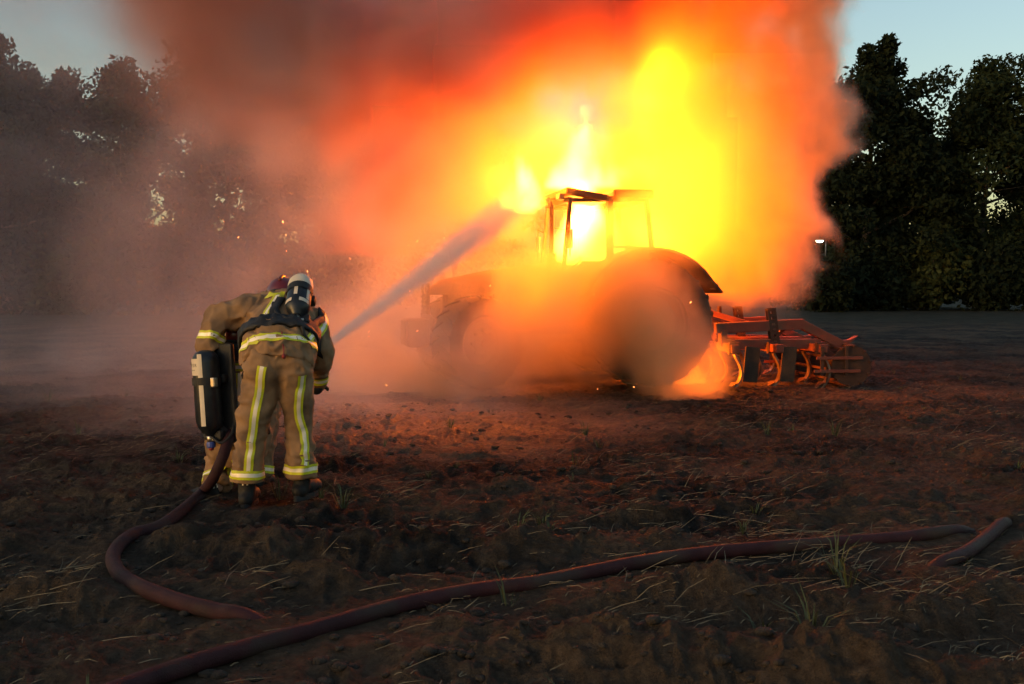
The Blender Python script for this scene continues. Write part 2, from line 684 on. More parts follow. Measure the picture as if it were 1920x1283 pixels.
def bush(px, depth, top_py, width, seed, label, leafmat, leaves=4500, leaf=0.22):
    r = np.random.default_rng(seed)
    x0 = (px - 960) / FPX * depth
    H = CAM_H + (HORIZON - top_py) / FPX * depth
    W = width / FPX * depth / 2
    root = empty('hedge_shrub', (x0, depth, hz(x0, depth)))
    tag(root, label, 'shrub', 'shrubs under the trees')
    m = MB()
    cl = []
    for k in range(9):
        a = r.random() * 6.28
        e = Vector((math.cos(a) * W * 0.8 * r.random(), math.sin(a) * W * 0.5, H * (0.35 + 0.5 * r.random())))
        m.tube([(0.1 * math.cos(a), 0.1 * math.sin(a), -0.2), e * 0.5 + Vector((0, 0, 0.1)), e], [0.06, 0.04, 0.012], 5)
        for _ in range(3):
            o = e * (0.45 + 0.6 * r.random()) + Vector(r.normal(size=3)) * 0.12 * W
            R_ = H * (0.16 + 0.16 * r.random())
            cl.append((o.x, o.y, max(R_ * 0.8, min(o.z, H - R_)), R_ * 1.3, R_ * 1.1, R_))
    m.build('stems', BARK, root, smooth=True)
    v, q = leaf_cloud(np.array(cl), leaves // len(cl), leaf, r)
    link(bpy.data.objects.new('foliage', big_mesh('foliage', v, q, leafmat, smooth=False)), root)
    return root


# right of the smoke
tree(1618, 74, 78, 300, 21, 'tall dark tree with dense crown right beside the smoke plume', LEAF2, 0.04, 24000, 0.30, 0.1)
tree(1835, 76, 108, 300, 33, 'tall tree with twiggy open top in clear sky, far from smoke', LEAF, 0.04, 20000, 0.26, 0.22)
tree(1735, 86, 215, 190, 47, 'lower tree filling the dip between two tall dark trees', LEAF, 0.04, 11000, 0.3, 0.2)
tree(1985, 78, 205, 260, 52, 'tree with rounded shoulder beyond the twiggy-topped tall tree', LEAF2, 0.04, 15000, 0.3, 0.15)
tree(1490, 82, 180, 260, 58, 'dark tree mostly swallowed by the orange smoke plume', LEAF2, 0.04, 11000, 0.3, 0.15)
# left, seen through thin smoke
tree(5, 62, 62, 290, 61, 'tall leafy tree with knobbly crown in clear air above grey haze', LEAF2, 0.10, 17000, 0.27, 0.2)
tree(165, 66, 128, 250, 75, 'shorter tree with small upright shoot on its crown, in grey haze', LEAF2, 0.10, 12000, 0.25, 0.25)
tree(290, 64, 96, 250, 83, 'tree with bare forked twigs at its top against pale tan sky', LEAF, 0.12, 11000, 0.23, 0.38)
tree(425, 63, 62, 290, 91, 'broad tree half veiled by brownish red smoke', LEAF2, 0.12, 15000, 0.24, 0.3)
tree(570, 68, 150, 250, 97, 'tree faintly seen inside purple smoke beside the broad veiled tree', LEAF2, 0.10, 11000, 0.25, 0.3)
tree(-130, 70, 120, 260, 99, 'tree at the outer end of the row, next to knobbly crowned tree', LEAF2, 0.10, 9000, 0.28, 0.25)
tree(700, 72, 170, 260, 131, 'tree hidden deep in the red smoke past the purple-veiled tree', LEAF2, 0.06, 7000, 0.32, 0.2)
tree(860, 76, 190, 260, 133, 'tree wholly veiled by red smoke above the water jet', LEAF2, 0.06, 6000, 0.34, 0.2)
bl = ['low dark shrub under the tall dense tree by the plume', 'low shrub under the gap between the tall trees',
      'low shrub below the twiggy-topped tall tree', 'low shrub at the foot of the round-shouldered tree',
      'low shrub in haze under the knobbly crowned tree', 'low shrub in haze under the shorter shooted tree',
      'low shrub in haze under the fork-twigged tree', 'low shrub in smoke under the broad veiled tree',
      'low shrub in smoke under the faint purple-veiled tree']
for k, (px, tp_) in enumerate([(1600, 440), (1725, 430), (1840, 420), (1960, 430), (30, 400), (160, 420), (290, 410), (420, 420), (560, 430)]):
    bush(px, 72 if px > 900 else 60, tp_, 230, 200 + k, bl[k], LEAF3 if k in (1, 5) else LEAF2, 8000)

bush(1548, 67, 470, 130, 240, 'low shrub hiding the lamp post beside the smoke plume', LEAF2, 5000)

# lit lamp between the trees beside the plume
lamp_at = P(1533, 453, 70)
lr = empty('street_lamp', (lamp_at.x, lamp_at.y, hz(lamp_at.x, lamp_at.y)))
tag(lr, 'small lit lamp on a post between the dark trees beside the smoke', 'lamp')
POST = mat('lamp_post_grey', (0.02, 0.022, 0.022), (0.035, 0.035, 0.035), 0.6, 4.0)
LIT = bpy.data.materials.new('lamp_glow')
LIT.use_nodes = True
LIT.node_tree.nodes['Principled BSDF'].inputs['Emission Color'].default_value = (1.0, 0.93, 0.72, 1)
LIT.node_tree.nodes['Principled BSDF'].inputs['Emission Strength'].default_value = 14.0
zl = lamp_at.z - lr.location.z
MB().tube([(0.5, 0, -0.3), (0.5, 0, zl * 0.7), (0.5, 0, zl + 0.1)], [0.07, 0.06, 0.045], 8).tube([(0.5, 0, zl + 0.08), (0.3, -0.1, zl + 0.14), (0, -0.2, zl + 0.1)], 0.03, 6).build('post', POST, lr, smooth=True)
MB().box((0, -0.2, zl + 0.09), (0.62, 0.3, 0.08), None, 0.02).build('lamp_head', POST, lr)
MB().lathe([(0.0, -0.08), (0.13, -0.06), (0.2, 0.0), (0.22, 0.045)], 'Z', 16, M=Matrix.Translation((0, -0.2, zl)) @ Matrix.Diagonal((1.2, 0.62, 1, 1))).build('diffuser', LIT, lr, smooth=True)
# ================================================================ tractor (local: front at -x, camera side -y)
TYRE = mat('tyre_rubber', (0.012, 0.012, 0.012), (0.035, 0.032, 0.030), 0.75, 5.0, c3=(0.09, 0.065, 0.045), bump=0.3, bscale=40)
RIM = mat('wheel_rim_scorched', (0.32, 0.27, 0.18), (0.18, 0.13, 0.09), 0.55, 3.0, metal=0.3, c3=(0.05, 0.04, 0.035))
BURNT = mat('burnt_steel', (0.022, 0.020, 0.019), (0.075, 0.050, 0.036), 0.75, 4.0, metal=0.2, c3=(0.13, 0.060, 0.030), bump=0.25, bscale=30)
CHAR = mat('charred_paint', (0.03, 0.026, 0.022), (0.10, 0.045, 0.025), 0.6, 3.0, c3=(0.015, 0.014, 0.013), bump=0.25, bscale=25)
GLASSY = mat('mirror_face', (0.35, 0.37, 0.38), None, 0.08, metal=1.0)
GRIME = mat('sooty_lens', (0.25, 0.20, 0.14), (0.1, 0.08, 0.06), 0.3, 6.0)

TX, TY, TYAW = 0.80, 15.30, R(12.0)
tractor = empty('farm_tractor', (TX, TY, 0.0), TYAW)
tag(tractor, 'large burning farm tractor wrapped in flames and smoke', 'tractor')


def wheel(name, Rt, w, rim_r, lugs, loc, steer=0.0, dish=0.1):
    """tyre > rim, hub; local axle along y, camera side is -y"""
    root_m = Matrix.Translation(loc) @ Matrix.Rotation(steer, 4, 'Z')
    hw = w / 2
    m = MB()
    prof = [(rim_r, -hw * 0.72), (rim_r + 0.03, -hw * 0.9), (Rt * 0.82, -hw * 1.03), (Rt * 0.92, -hw * 0.97), (Rt * 0.955, -hw * 0.82),
            (Rt * 0.965, 0), (Rt * 0.955, hw * 0.82), (Rt * 0.92, hw * 0.97), (Rt * 0.82, hw * 1.03), (rim_r + 0.03, hw * 0.9), (rim_r, hw * 0.72)]
    m.lathe(prof, 'Y', 56)
    for k in range(lugs):
        for s in (-1, 1):
            a = 2 * math.pi * (k + (0.5 if s > 0 else 0)) / lugs
            n = 4
            vv = []
            for i in range(n):
                u = i / (n - 1)
                aa = a + u * 0.17
                y = s * hw * (0.04 + 0.96 * u)
                r_in, r_out = Rt * (0.955 - 0.05 * u * u), Rt * (1.0 - 0.035 * u * u)
                da = 0.024 + 0.008 * u
                for rr2, d in ((r_in, -da), (r_out, -da * 0.7), (r_out, da * 0.7), (r_in, da)):
                    vv.append(Vector((math.cos(aa + d) * rr2, y, math.sin(aa + d) * rr2)))
            ff = []
            for i in range(n - 1):
                for j in range(3):
                    p = i * 4 + j
                    ff.append((p, p + 1, p + 5, p + 4))
            ff += [(0, 1, 2, 3), (n * 4 - 1, n * 4 - 2, n * 4 - 3, n * 4 - 4)]
            m.add(vv, ff)
    tyre = m.build(name, TYRE, tractor, M=None)
    tyre.matrix_local = root_m
    smooth_by_angle(tyre, 35)
    s = -1 if loc[1] < 0 else 1
    m = MB()
    rp = [(rim_r + 0.015, s * hw * 0.78), (rim_r - 0.02, s * hw * 0.74), (rim_r - 0.05, s * hw * 0.45), (rim_r * 0.80, s * hw * 0.30),
          (rim_r * 0.62, s * (hw * 0.30 + dish)), (rim_r * 0.42, s * (hw * 0.30 + dish)), (rim_r * 0.36, s * (hw * 0.45 + dish)),
          (rim_r * 0.2, s * (hw * 0.55 + dish)), (0.0, s * (hw * 0.57 + dish))]
    m.lathe(rp, 'Y', 40)
    m.lathe([(rim_r + 0.012, -s * hw * 0.78), (rim_r - 0.03, -s * hw * 0.7), (rim_r - 0.05, s * hw * 0.3)], 'Y', 40)
    rim = m.build('rim', RIM, tyre, smooth=True)
    smooth_by_angle(rim, 30)
    m = MB()
    for k in range(8):
        a = 2 * math.pi * k / 8
        y0 = s * (hw * 0.30 + dish)
        m.tube([(math.cos(a) * rim_r * 0.5, y0 - s * 0.01, math.sin(a) * rim_r * 0.5), (math.cos(a) * rim_r * 0.5, y0 + s * 0.03, math.sin(a) * rim_r * 0.5)], 0.02, 6)
    m.lathe([(rim_r * 0.17, s * (hw * 0.55 + dish)), (rim_r * 0.17, s * (hw * 0.7 + dish)), (0, s * (hw * 0.72 + dish))], 'Y', 16)
    tag(m.build('hub_bolts', BURNT, tyre), kind='stuff')
    return tyre


ZF, ZR, RX = 0.66, 0.93, 1.0
wheel('front_wheel', 0.68, 0.46, 0.37, 20, (-1.52, -0.95, ZF), R(26), 0.05)
wheel('front_wheel', 0.68, 0.46, 0.37, 20, (-1.52, 0.95, ZF), R(26), 0.05)
wheel('rear_wheel', 0.95, 0.56, 0.50, 22, (RX, -0.98, ZR), 0, 0.03)
wheel('rear_wheel', 0.95, 0.56, 0.50, 22, (RX, 0.98, ZR), 0, 0.03)

# chassis, axles, engine
m = MB()
m.box((-0.3, 0, 0.80), (2.9, 0.42, 0.36), None, 0.03)
m.box((0.75, 0, 0.86), (1.3, 0.6, 0.5), None, 0.04)
m.build('chassis', BURNT, tractor)
m = MB()
m.tube([(-1.52, -0.78, ZF), (-1.52, 0.78, ZF)], 0.10, 12)
m.box((-1.52, 0, ZF), (0.34, 0.42, 0.3), None, 0.04)
m.build('front_axle', BURNT, tractor)
m = MB()
m.tube([(RX, -0.8, ZR), (RX, 0.8, ZR)], 0.15, 14)
m.box((RX, 0, ZR), (0.5, 0.6, 0.55), None, 0.05)
m.build('rear_axle', BURNT, tractor)
m = MB()
m.box((-1.0, 0, 1.18), (1.7, 0.5, 0.5), None, 0.03)
for k in range(6):
    m.box((-1.6 + 0.25 * k, -0.27, 1.25), (0.12, 0.08, 0.22), None, 0.015)
m.tube([(-1.7, -0.3, 1.42), (-0.4, -0.3, 1.42)], 0.05, 8)
m.build('engine', BURNT, tractor)
# hood: rounded, sloping to the nose, with side vents
m = MB()
prof_h = [(-2.12, 1.02, 1.30), (-2.10, 1.02, 1.42), (-1.9, 1.02, 1.56), (-1.2, 1.03, 1.70), (-0.4, 1.05, 1.80), (-0.12, 1.05, 1.84)]
vv, ff = [], []
sec = [(-1, 0), (-1, 0.55), (-0.93, 0.82), (-0.72, 0.97), (0, 1.03), (0.72, 0.97), (0.93, 0.82), (1, 0.55), (1, 0)]
for x, z0, z1 in prof_h:
    hwid = 0.36 if x > -2.0 else 0.33
    for a, b in sec:
        vv.append((x, a * hwid, z0 + 0.32 + (z1 - z0 - 0.32) * b))
ns = len(sec)
for i in range(len(prof_h) - 1):
    for j in range(ns - 1):
        p = i * ns + j
        ff.append((p, p + 1, p + 1 + ns, p + ns))
ff.append(tuple(range(ns)))
ff.append(tuple(reversed(range((len(prof_h) - 1) * ns, len(prof_h) * ns))))
m.add(vv, ff)
hood = m.build('hood', CHAR, tractor)
smooth_by_angle(hood, 40)
for k in range(7):
    MB().box((-1.75 + 0.14 * k, -0.365, 1.44), (0.09, 0.02, 0.13), Matrix.Rotation(0.3, 3, 'Y'), 0.004).build('vent', BURNT, hood)
m = MB()
m.box((-2.13, 0, 1.28), (0.05, 0.56, 0.46), None, 0.02)
gr = m.build('grille', BURNT, tractor)
for k in range(6):
    MB().box((-2.165, 0, 1.10 + 0.07 * k), (0.02, 0.5, 0.03), None, 0.004).build('bar', BURNT, gr)
for s in (-1, 1):
    MB().lathe([(0.0, -0.02), (0.075, -0.015), (0.085, 0.03)], 'X', 16, M=Matrix.Translation((-2.16, s * 0.2, 1.43))).build('headlight', GRIME, tractor, smooth=True)
m = MB()
m.box((-2.28, 0, 0.78), (0.34, 0.72, 0.42), None, 0.05)
wt = m.build('front_weight', CHAR, tractor)
for k in range(5):
    MB().box((-2.46, -0.26 + 0.13 * k, 0.78), (0.04, 0.1, 0.36), None, 0.012).build('weight_plate', BURNT, wt)
CAB0 = set(tractor.children)
# exhaust and air intake beside the cab
m = MB()
m.tube([(0.10, -0.50, 1.3), (0.10, -0.50, 2.0)], 0.075, 12).tube([(0.10, -0.50, 1.98), (0.10, -0.50, 2.72), (0.02, -0.53, 2.84)], 0.036, 10)
m.build('exhaust_pipe', BURNT, tractor, smooth=True)
# cab: floor, pillars, roof in two warped sheets, rails, steering column, seat
m = MB()
m.box((0.98, 0, 1.22), (1.45, 1.5, 0.14), None, 0.03)
m.box((1.55, 0, 1.5), (0.3, 1.45, 0.5), None, 0.04)
m.build('cab_floor', BURNT, tractor)
for s in (-1, 1):
    m = MB()
    m.bar((0.20, s * 0.70, 1.32), (0.36, s * 0.66, 2.84), 0.065, 0.06, (1, 0, 0), 0.012)
    m.build('cab_pillar', BURNT, tractor)
    m = MB()
    m.bar((0.98, s * 0.79, 1.26), (0.98, s * 0.72, 2.86), 0.13, 0.09, (1, 0, 0), 0.012)
    m.build('cab_pillar', BURNT, tractor)
    m = MB()
    m.bar((1.72, s * 0.74, 1.75), (1.60, s * 0.68, 2.86), 0.075, 0.07, (1, 0, 0), 0.012)
    m.build('cab_pillar', BURNT, tractor)
    m = MB()
    pl = [(0.24, 1.28), (0.98, 1.28), (0.98, 1.84), (0.50, 1.84), (0.30, 1.70)]
    m.prism(pl, s * 0.735, s * 0.775)
    m.tube([(0.5, s * 0.79, 1.86), (0.96, s * 0.79, 1.86)], 0.022, 6)
    dr = m.build('door_panel', CHAR, tractor)
    MB().bar((0.86, s * 0.80, 1.70), (0.94, s * 0.80, 1.70), 0.03, 0.02).build('door_handle', BURNT, dr)
    m = MB()
    m.tube([(1.0, s * 0.80, 2.10), (1.66, s * 0.76, 2.08)], 0.018, 8)
    m.build('grab_rail', BURNT, tractor)
    m = MB()
    m.bar((0.33, s * 0.665, 2.80), (1.60, s * 0.69, 2.82), 0.06, 0.06, (0, 0, 1), 0.01)
    m.build('roof_rail', BURNT, tractor)
m = MB()
m.bar((0.34, -0.68, 2.81), (0.34, 0.68, 2.81), 0.06, 0.07, (0, 0, 1), 0.01)
m.build('roof_crossbar', BURNT, tractor)
m = MB()
m.bar((1.62, -0.68, 2.83), (1.62, 0.68, 2.83), 0.06, 0.07, (0, 0, 1), 0.01)
m.build('roof_crossbar', BURNT, tractor)
roof_f = MB().box((0.62, 0, 2.885), (0.70, 1.48, 0.11), Matrix.Rotation(R(9), 3, 'Y'), 0.035).build('roof', CHAR, tractor)
roof_r = MB().box((1.38, 0, 2.91), (0.68, 1.48, 0.14), Matrix.Rotation(R(-1), 3, 'Y'), 0.04).build('roof', CHAR, tractor)
for s in (-0.5, 0.5):
    MB().box((0.24, s, 2.86), (0.10, 0.2, 0.09), Matrix.Rotation(R(9), 3, 'Y'), 0.02).build('work_light', GRIME, roof_f)
m = MB()
m.tube([(0.42, 0, 1.3), (0.62, 0, 1.82)], 0.04, 8)
ring = [(0.62 + 0.19 * math.cos(a) * 0.6, 0.19 * math.sin(a), 1.86 + 0.10 * math.cos(a)) for a in np.linspace(0, 2 * math.pi, 25)]
m.tube(ring, 0.014, 6, caps=False)
m.build('steering_wheel', BURNT, tractor, smooth=True)
m = MB()
m.box((1.22, 0, 1.52), (0.46, 0.5, 0.14), None, 0.05)
m.box((1.46, 0, 1.86), (0.12, 0.46, 0.6), Matrix.Rotation(R(8), 3, 'Y'), 0.04)
m.tube([(1.22, 0, 1.26), (1.22, 0, 1.5)], 0.09, 10)
m.build('driver_seat', BURNT, tractor)
# mirrors
for s in (-1, 1):
    m = MB()
    m.tube([(0.30, s * 0.68, 2.38), (0.26, s * 0.95, 2.44), (0.26, s * 0.98, 2.42)], 0.013, 6)
    m.tube([(0.26, s * 0.98, 2.46), (0.26, s * 0.98, 1.95)], 0.012, 6)
    ma = m.build('mirror_arm', BURNT, tractor)
    MB().box((0.26, s * 0.98, 2.2), (0.045, 0.17, 0.28), None, 0.015).build('mirror', GLASSY, ma)
m = MB()
m.tube([(0.62, 0.62, 1.80), (0.62, 0.62, 2.44)], 0.012, 6).tube([(0.44, 0.62, 2.47), (0.64, 0.62, 2.43)], 0.010, 6)
m.box((0.655, 0.62, 2.42), (0.09, 0.06, 0.06), None, 0.012)
m.build('control_stalk', BURNT, tractor)
for o_ in [c for c in tractor.children if c not in CAB0]:
    o_.location.x += -0.42
    o_.scale = (0.93, 1.0, 0.965)
    o_.location.z += 0.02
# rear fenders: curved sheet with a pointed trailing corner
for s in (-1, 1):
    m = MB()
    angs = np.linspace(R(158), R(24), 14)
    Rf = 1.06
    vv, ff = [], []
    for i, a in enumerate(angs):
        for (rr2, y) in ((Rf, s * 0.62), (Rf, s * 1.26), (Rf + 0.035, s * 1.26), (Rf + 0.035, s * 0.62)):
            k = 1.0 + (0.06 if i == len(angs) - 1 else 0)
            vv.append((RX + math.cos(a) * rr2 * k, y, ZR + math.sin(a) * rr2))
    for i in range(len(angs) - 1):
        for j in range(4):
            p, q = i * 4 + j, i * 4 + (j + 1) % 4
            ff.append((p, q, q + 4, p + 4))
    ff += [(0, 1, 2, 3), (len(vv) - 1, len(vv) - 2, len(vv) - 3, len(vv) - 4)]
    m.add(vv, ff)
    m.prism([(RX + math.cos(a) * Rf, ZR + math.sin(a) * Rf) for a in angs], s * 0.60, s * 0.63)
    fd = m.build('fender', CHAR, tractor)
    smooth_by_angle(fd, 40)
    MB().box((1.98, s * 1.1, 1.46), (0.05, 0.2, 0.09), None, 0.015).build('tail_light', GRIME, fd)
# steps, tank, linkage
m = MB()
m.box((0.35, -0.72, 0.86), (0.78, 0.36, 0.46), None, 0.07)
m.build('fuel_tank', CHAR, tractor)
st = MB().bar((0.05, -0.95, 0.45), (0.05, -0.88, 1.2), 0.03, 0.05, (1, 0, 0)).bar((0.45, -0.95, 0.45), (0.45, -0.88, 1.2), 0.03, 0.05, (1, 0, 0)).build('step_ladder', BURNT, tractor)
for z in (0.47, 0.72, 0.97):
    MB().box((0.25, -0.93, z), (0.42, 0.16, 0.03), None, 0.008).build('step', BURNT, st)
for s in (-1, 1):
    MB().bar((1.5, s * 0.36, 0.62), (2.42, s * 0.42, 0.52), 0.06, 0.09, (0, 0, 1), 0.01).bar((1.75, s * 0.38, 0.6), (1.65, s * 0.34, 1.3), 0.035, 0.035).build('lift_arm', BURNT, tractor)
MB().tube([(1.6, 0, 1.15), (2.4, 0, 1.12)], 0.035, 8).build('top_link', BURNT, tractor)
# ================================================================ cultivator hitched behind the tractor
IRON = mat('rusty_iron', (0.05, 0.022, 0.016), (0.10, 0.042, 0.024), 0.7, 6.0, metal=0.25, c3=(0.05, 0.035, 0.03), bump=0.25, bscale=50)
REDP = mat('worn_red_paint', (0.15, 0.034, 0.022), (0.20, 0.052, 0.03), 0.6, 5.0, c3=(0.10, 0.05, 0.035), bump=0.15, bscale=40)
TINE = mat('tine_steel', (0.16, 0.11, 0.09), (0.28, 0.22, 0.18), 0.4, 9.0, metal=0.7, c3=(0.07, 0.045, 0.035))
cult = empty('cultivator', (2.84, 15.55, 0.0), R(6))
tag(cult, 'red tined cultivator with slatted roller hitched behind the tractor', 'cultivator')


def cpart(name, m, material=None, parent=None):
    return m.build(name, material or REDP, parent or cult)


# longitudinal frame beams, near one at y=-0.75
for s in (-1, 0, 1):
    cpart('side_beam', MB().bar((0.20, s * 0.75, 0.60), (1.72, s * 0.75, 0.60), 0.15, 0.15, (0, 0, 1), 0.012))
for x in (0.26, 0.92, 1.58):
    cpart('cross_beam', MB().bar((x, -1.25, 0.56), (x, 1.25, 0.56), 0.12, 0.12, (0, 0, 1), 0.012))
# upper draw beam and falling rear arm
for s in (-0.75, 0.75):
    ub = cpart('upper_beam', MB().bar((0.10, s - 0.02, 0.84), (1.45, s - 0.02, 0.90), 0.13, 0.155, (0, 0, 1), 0.012))
    cpart('rear_arm', MB().bar((1.41, s - 0.022, 0.905), (2.10, s - 0.022, 0.56), 0.128, 0.14, (0, 0, 1), 0.012))
    cpart('bracket', MB().bar((0.22, s - 0.02, 0.58), (0.22, s - 0.02, 0.82), 0.14, 0.10, (1, 0, 0), 0.01))
    cpart('brace', MB().bar((1.08, s + 0.1, 0.70), (1.22, s + 0.1, 0.84), 0.05, 0.05))
    cpart('gusset', MB().prism([(1.62, 0.62), (2.18, 0.66), (2.30, 0.72), (2.06, 0.50), (1.70, 0.48)], s - 0.06, s + 0.06))
# perforated depth-setting uprights: two cheek plates with pin holes between
for s in (-0.78, 0.72):
    o_ = MB()
    tilt = Matrix.Rotation(R(-8), 3, 'Y')
    cx_, cz_ = 0.98, 0.86
    nh = 6
    Lz, Wx = 0.56, 0.13
    # plate as a ladder of bars round the holes
    for y in (-0.05, 0.05):
        for e in (-1, 1):
            o_.box(Vector((cx_, s + y, cz_)) + tilt @ Vector((e * (Wx / 2 - 0.02), 0, 0)), (0.04, 0.014, Lz), tilt)
        for k in range(nh + 1):
            o_.box(Vector((cx_, s + y, cz_)) + tilt @ Vector((0, 0, -Lz / 2 + 0.02 + k * (Lz - 0.04) / nh)), (0.06, 0.0135, 0.05), tilt)
    o_.box(Vector((cx_, s, cz_)) + tilt @ Vector((0, 0, Lz / 2 - 0.012)), (Wx, 0.1, 0.02), tilt)
    cpart('depth_plate', o_, IRON)
# headstock: A-frame of two legs and two long braces
for s in (-0.40, 0.40):
    cpart('headstock_leg', MB().bar((0.30, s, 0.60), (-0.16, s * 0.35, 1.18), 0.06, 0.085, (0, 0, 1), 0.01))
    cpart('headstock_brace', MB().bar((-0.16, s * 0.45, 1.17), (0.90, s * 1.5, 0.83), 0.06, 0.085, (0, 0, 1), 0.01))
    cpart('hitch_plate', MB().box((-0.06, s, 0.55), (0.36, 0.05, 0.28), None, 0.01), IRON)
cpart('headstock_post', MB().bar((0.62, 0.6, 0.75), (0.60, 0.6, 1.15), 0.09, 0.05, (1, 0, 0), 0.01), IRON)


# curved tines with points, three rows
def tine(x, y):
    m = MB()
    c = [(x, y, 0.60), (x + 0.02, y, 0.46), (x + 0.09, y, 0.33), (x + 0.12, y, 0.20), (x + 0.08, y, 0.07), (x - 0.04, y, -0.06)]
    pts = catmull(c, 5)
    k = len(m.v)
    for i, p in enumerate(pts):
        t = (pts[min(i + 1, len(pts) - 1)] - pts[max(i - 1, 0)]).normalized()
        nrm = Vector((t.z, 0, -t.x))
        wd = 0.042 + 0.02 * (i / len(pts))
        for a, b in ((-1, -1), (1, -1), (1, 1), (-1, 1)):
            m.v.append(p + Vector((0, a * wd, 0)) + nrm * b * 0.014)
    n = len(pts)
    for i in range(n - 1):
        for j in range(4):
            p, q = k + i * 4 + j, k + i * 4 + (j + 1) % 4
            m.f.append((p, q, q + 4, p + 4))
            m.m.append(0)
    m.f += [(k, k + 1, k + 2, k + 3), (k + n * 4 - 1, k + n * 4 - 2, k + n * 4 - 3, k + n * 4 - 4)]
    m.m += [0, 0]
    tn = cpart('tine', m, TINE)
    sh = MB().prism([(-0.10, 0), (0.05, -0.11), (0.07, 0), (0.05, 0.11)], 0, 0.012, 'Z')
    b = sh.build('share', IRON, tn)
    b.location = (x - 0.02, y, 0.02)
    b.rotation_euler = (0, R(-38), 0)
    cl = MB().box((x, y, 0.56), (0.16, 0.09, 0.17), None, 0.012).build('clamp', IRON, tn)


for x, yy in ((0.26, (-1.15, -0.45, 0.3, 1.05)), (0.92, (-0.95, -0.1, 0.7)), (1.58, (-1.15, -0.45, 0.3, 1.05))):
    for y in yy:
        tine(x, y)
# side guard plates (dark, broad)
for x in (0.42, 0.98):
    cpart('guard_plate', MB().box((x + 0.14, -1.06, 0.32), (0.22, 0.03, 0.52), Matrix.Rotation(R(5), 3, 'Y'), 0.008), BURNT)
# cage roller: discs and slats, carried on the rear arms
rol = cpart('roller_axle', MB().tube([(2.02, -1.2, 0.30), (2.02, 1.2, 0.30)], 0.05, 10), IRON)
for y in (-1.2, -0.4, 0.4, 1.2):
    MB().lathe([(0.0, -0.012), (0.30, -0.012), (0.30, 0.012), (0.0, 0.012)], 'Y', 28, M=Matrix.Translation((2.02, y, 0.30))).build('disc', IRON, rol)
for k in range(10):
    a = 2 * math.pi * k / 10 + 0.2
    MB().bar((2.02 + 0.29 * math.cos(a), -1.24, 0.30 + 0.29 * math.sin(a)), (2.02 + 0.29 * math.cos(a), 1.24, 0.30 + 0.29 * math.sin(a)), 0.035, 0.035, (0, 0, 1), 0.004).build('slat', IRON, rol)
for s in (-1.02, 1.02):
    cpart('roller_arm', MB().bar((1.58, s, 0.56), (2.04, s, 0.30), 0.05, 0.10, (0, 0, 1), 0.01))
    cpart('end_board', MB().bar((1.46, s - 0.26, 0.42), (2.16, s - 0.26, 0.42), 0.03, 0.045, (0, 0, 1), 0.006))
    cpart('end_board', MB().bar((1.42, s - 0.27, 0.23), (2.12, s - 0.27, 0.23), 0.03, 0.045, (0, 0, 1), 0.006))
    cpart('end_upright', MB().bar((1.55, s - 0.24, 0.16), (1.55, s - 0.24, 0.58), 0.03, 0.05, (1, 0, 0), 0.006), IRON)
    cpart('end_upright', MB().bar((1.92, s - 0.24, 0.16), (1.92, s - 0.24, 0.60), 0.03, 0.05, (1, 0, 0), 0.006), IRON)
# ================================================================ firefighters
TAN = mat('turnout_tan_cloth', (0.235, 0.135, 0.068), (0.32, 0.19, 0.096), 0.85, 7.0, c3=(0.155, 0.092, 0.052), s2=4.0, bump=0.12, bscale=420)
YEL = mat('reflective_yellow', (0.66, 0.66, 0.02), (0.52, 0.53, 0.02), 0.5, 9.0)
SIL = mat('reflective_silver', (1.0, 0.90, 0.70), (0.95, 0.84, 0.64), 0.5, 14.0, metal=0.2, spec=0.8)
BLK = mat('black_nylon', (0.010, 0.010, 0.011), (0.022, 0.022, 0.024), 0.6, 12.0, bump=0.2, bscale=200)
RUB = mat('black_boot_leather', (0.006, 0.006, 0.007), (0.014, 0.013, 0.013), 0.6, 12.0, c3=(0.035, 0.027, 0.02), s2=9.0, spec=0.25)
CYLM = mat('cylinder_black_composite', (0.010, 0.012, 0.016), (0.020, 0.023, 0.030), 0.32, 20.0)
LABEL = mat('cylinder_cream_label', (0.72, 0.62, 0.48), (0.62, 0.52, 0.40), 0.5, 10.0)
REDH = mat('helmet_dark_red', (0.16, 0.012, 0.014), (0.11, 0.010, 0.012), 0.3, 6.0, c3=(0.06, 0.01, 0.012), coat=0.4)
SKIN = mat('skin', (0.42, 0.25, 0.17), (0.36, 0.2, 0.13), 0.55, 10.0)
BLUE = mat('valve_blue', (0.05, 0.08, 0.30), (0.07, 0.10, 0.36), 0.4, 10.0)
REDC = mat('red_cord', (0.28, 0.03, 0.025), (0.2, 0.02, 0.02), 0.6, 30.0)
BRASS = mat('valve_metal', (0.45, 0.40, 0.34), None, 0.3, metal=0.9)
VISOR = mat('dark_visor', (0.02, 0.018, 0.018), None, 0.12, spec=0.7)
INK = mat('label_ink', (0.03, 0.03, 0.035), None, 0.6)


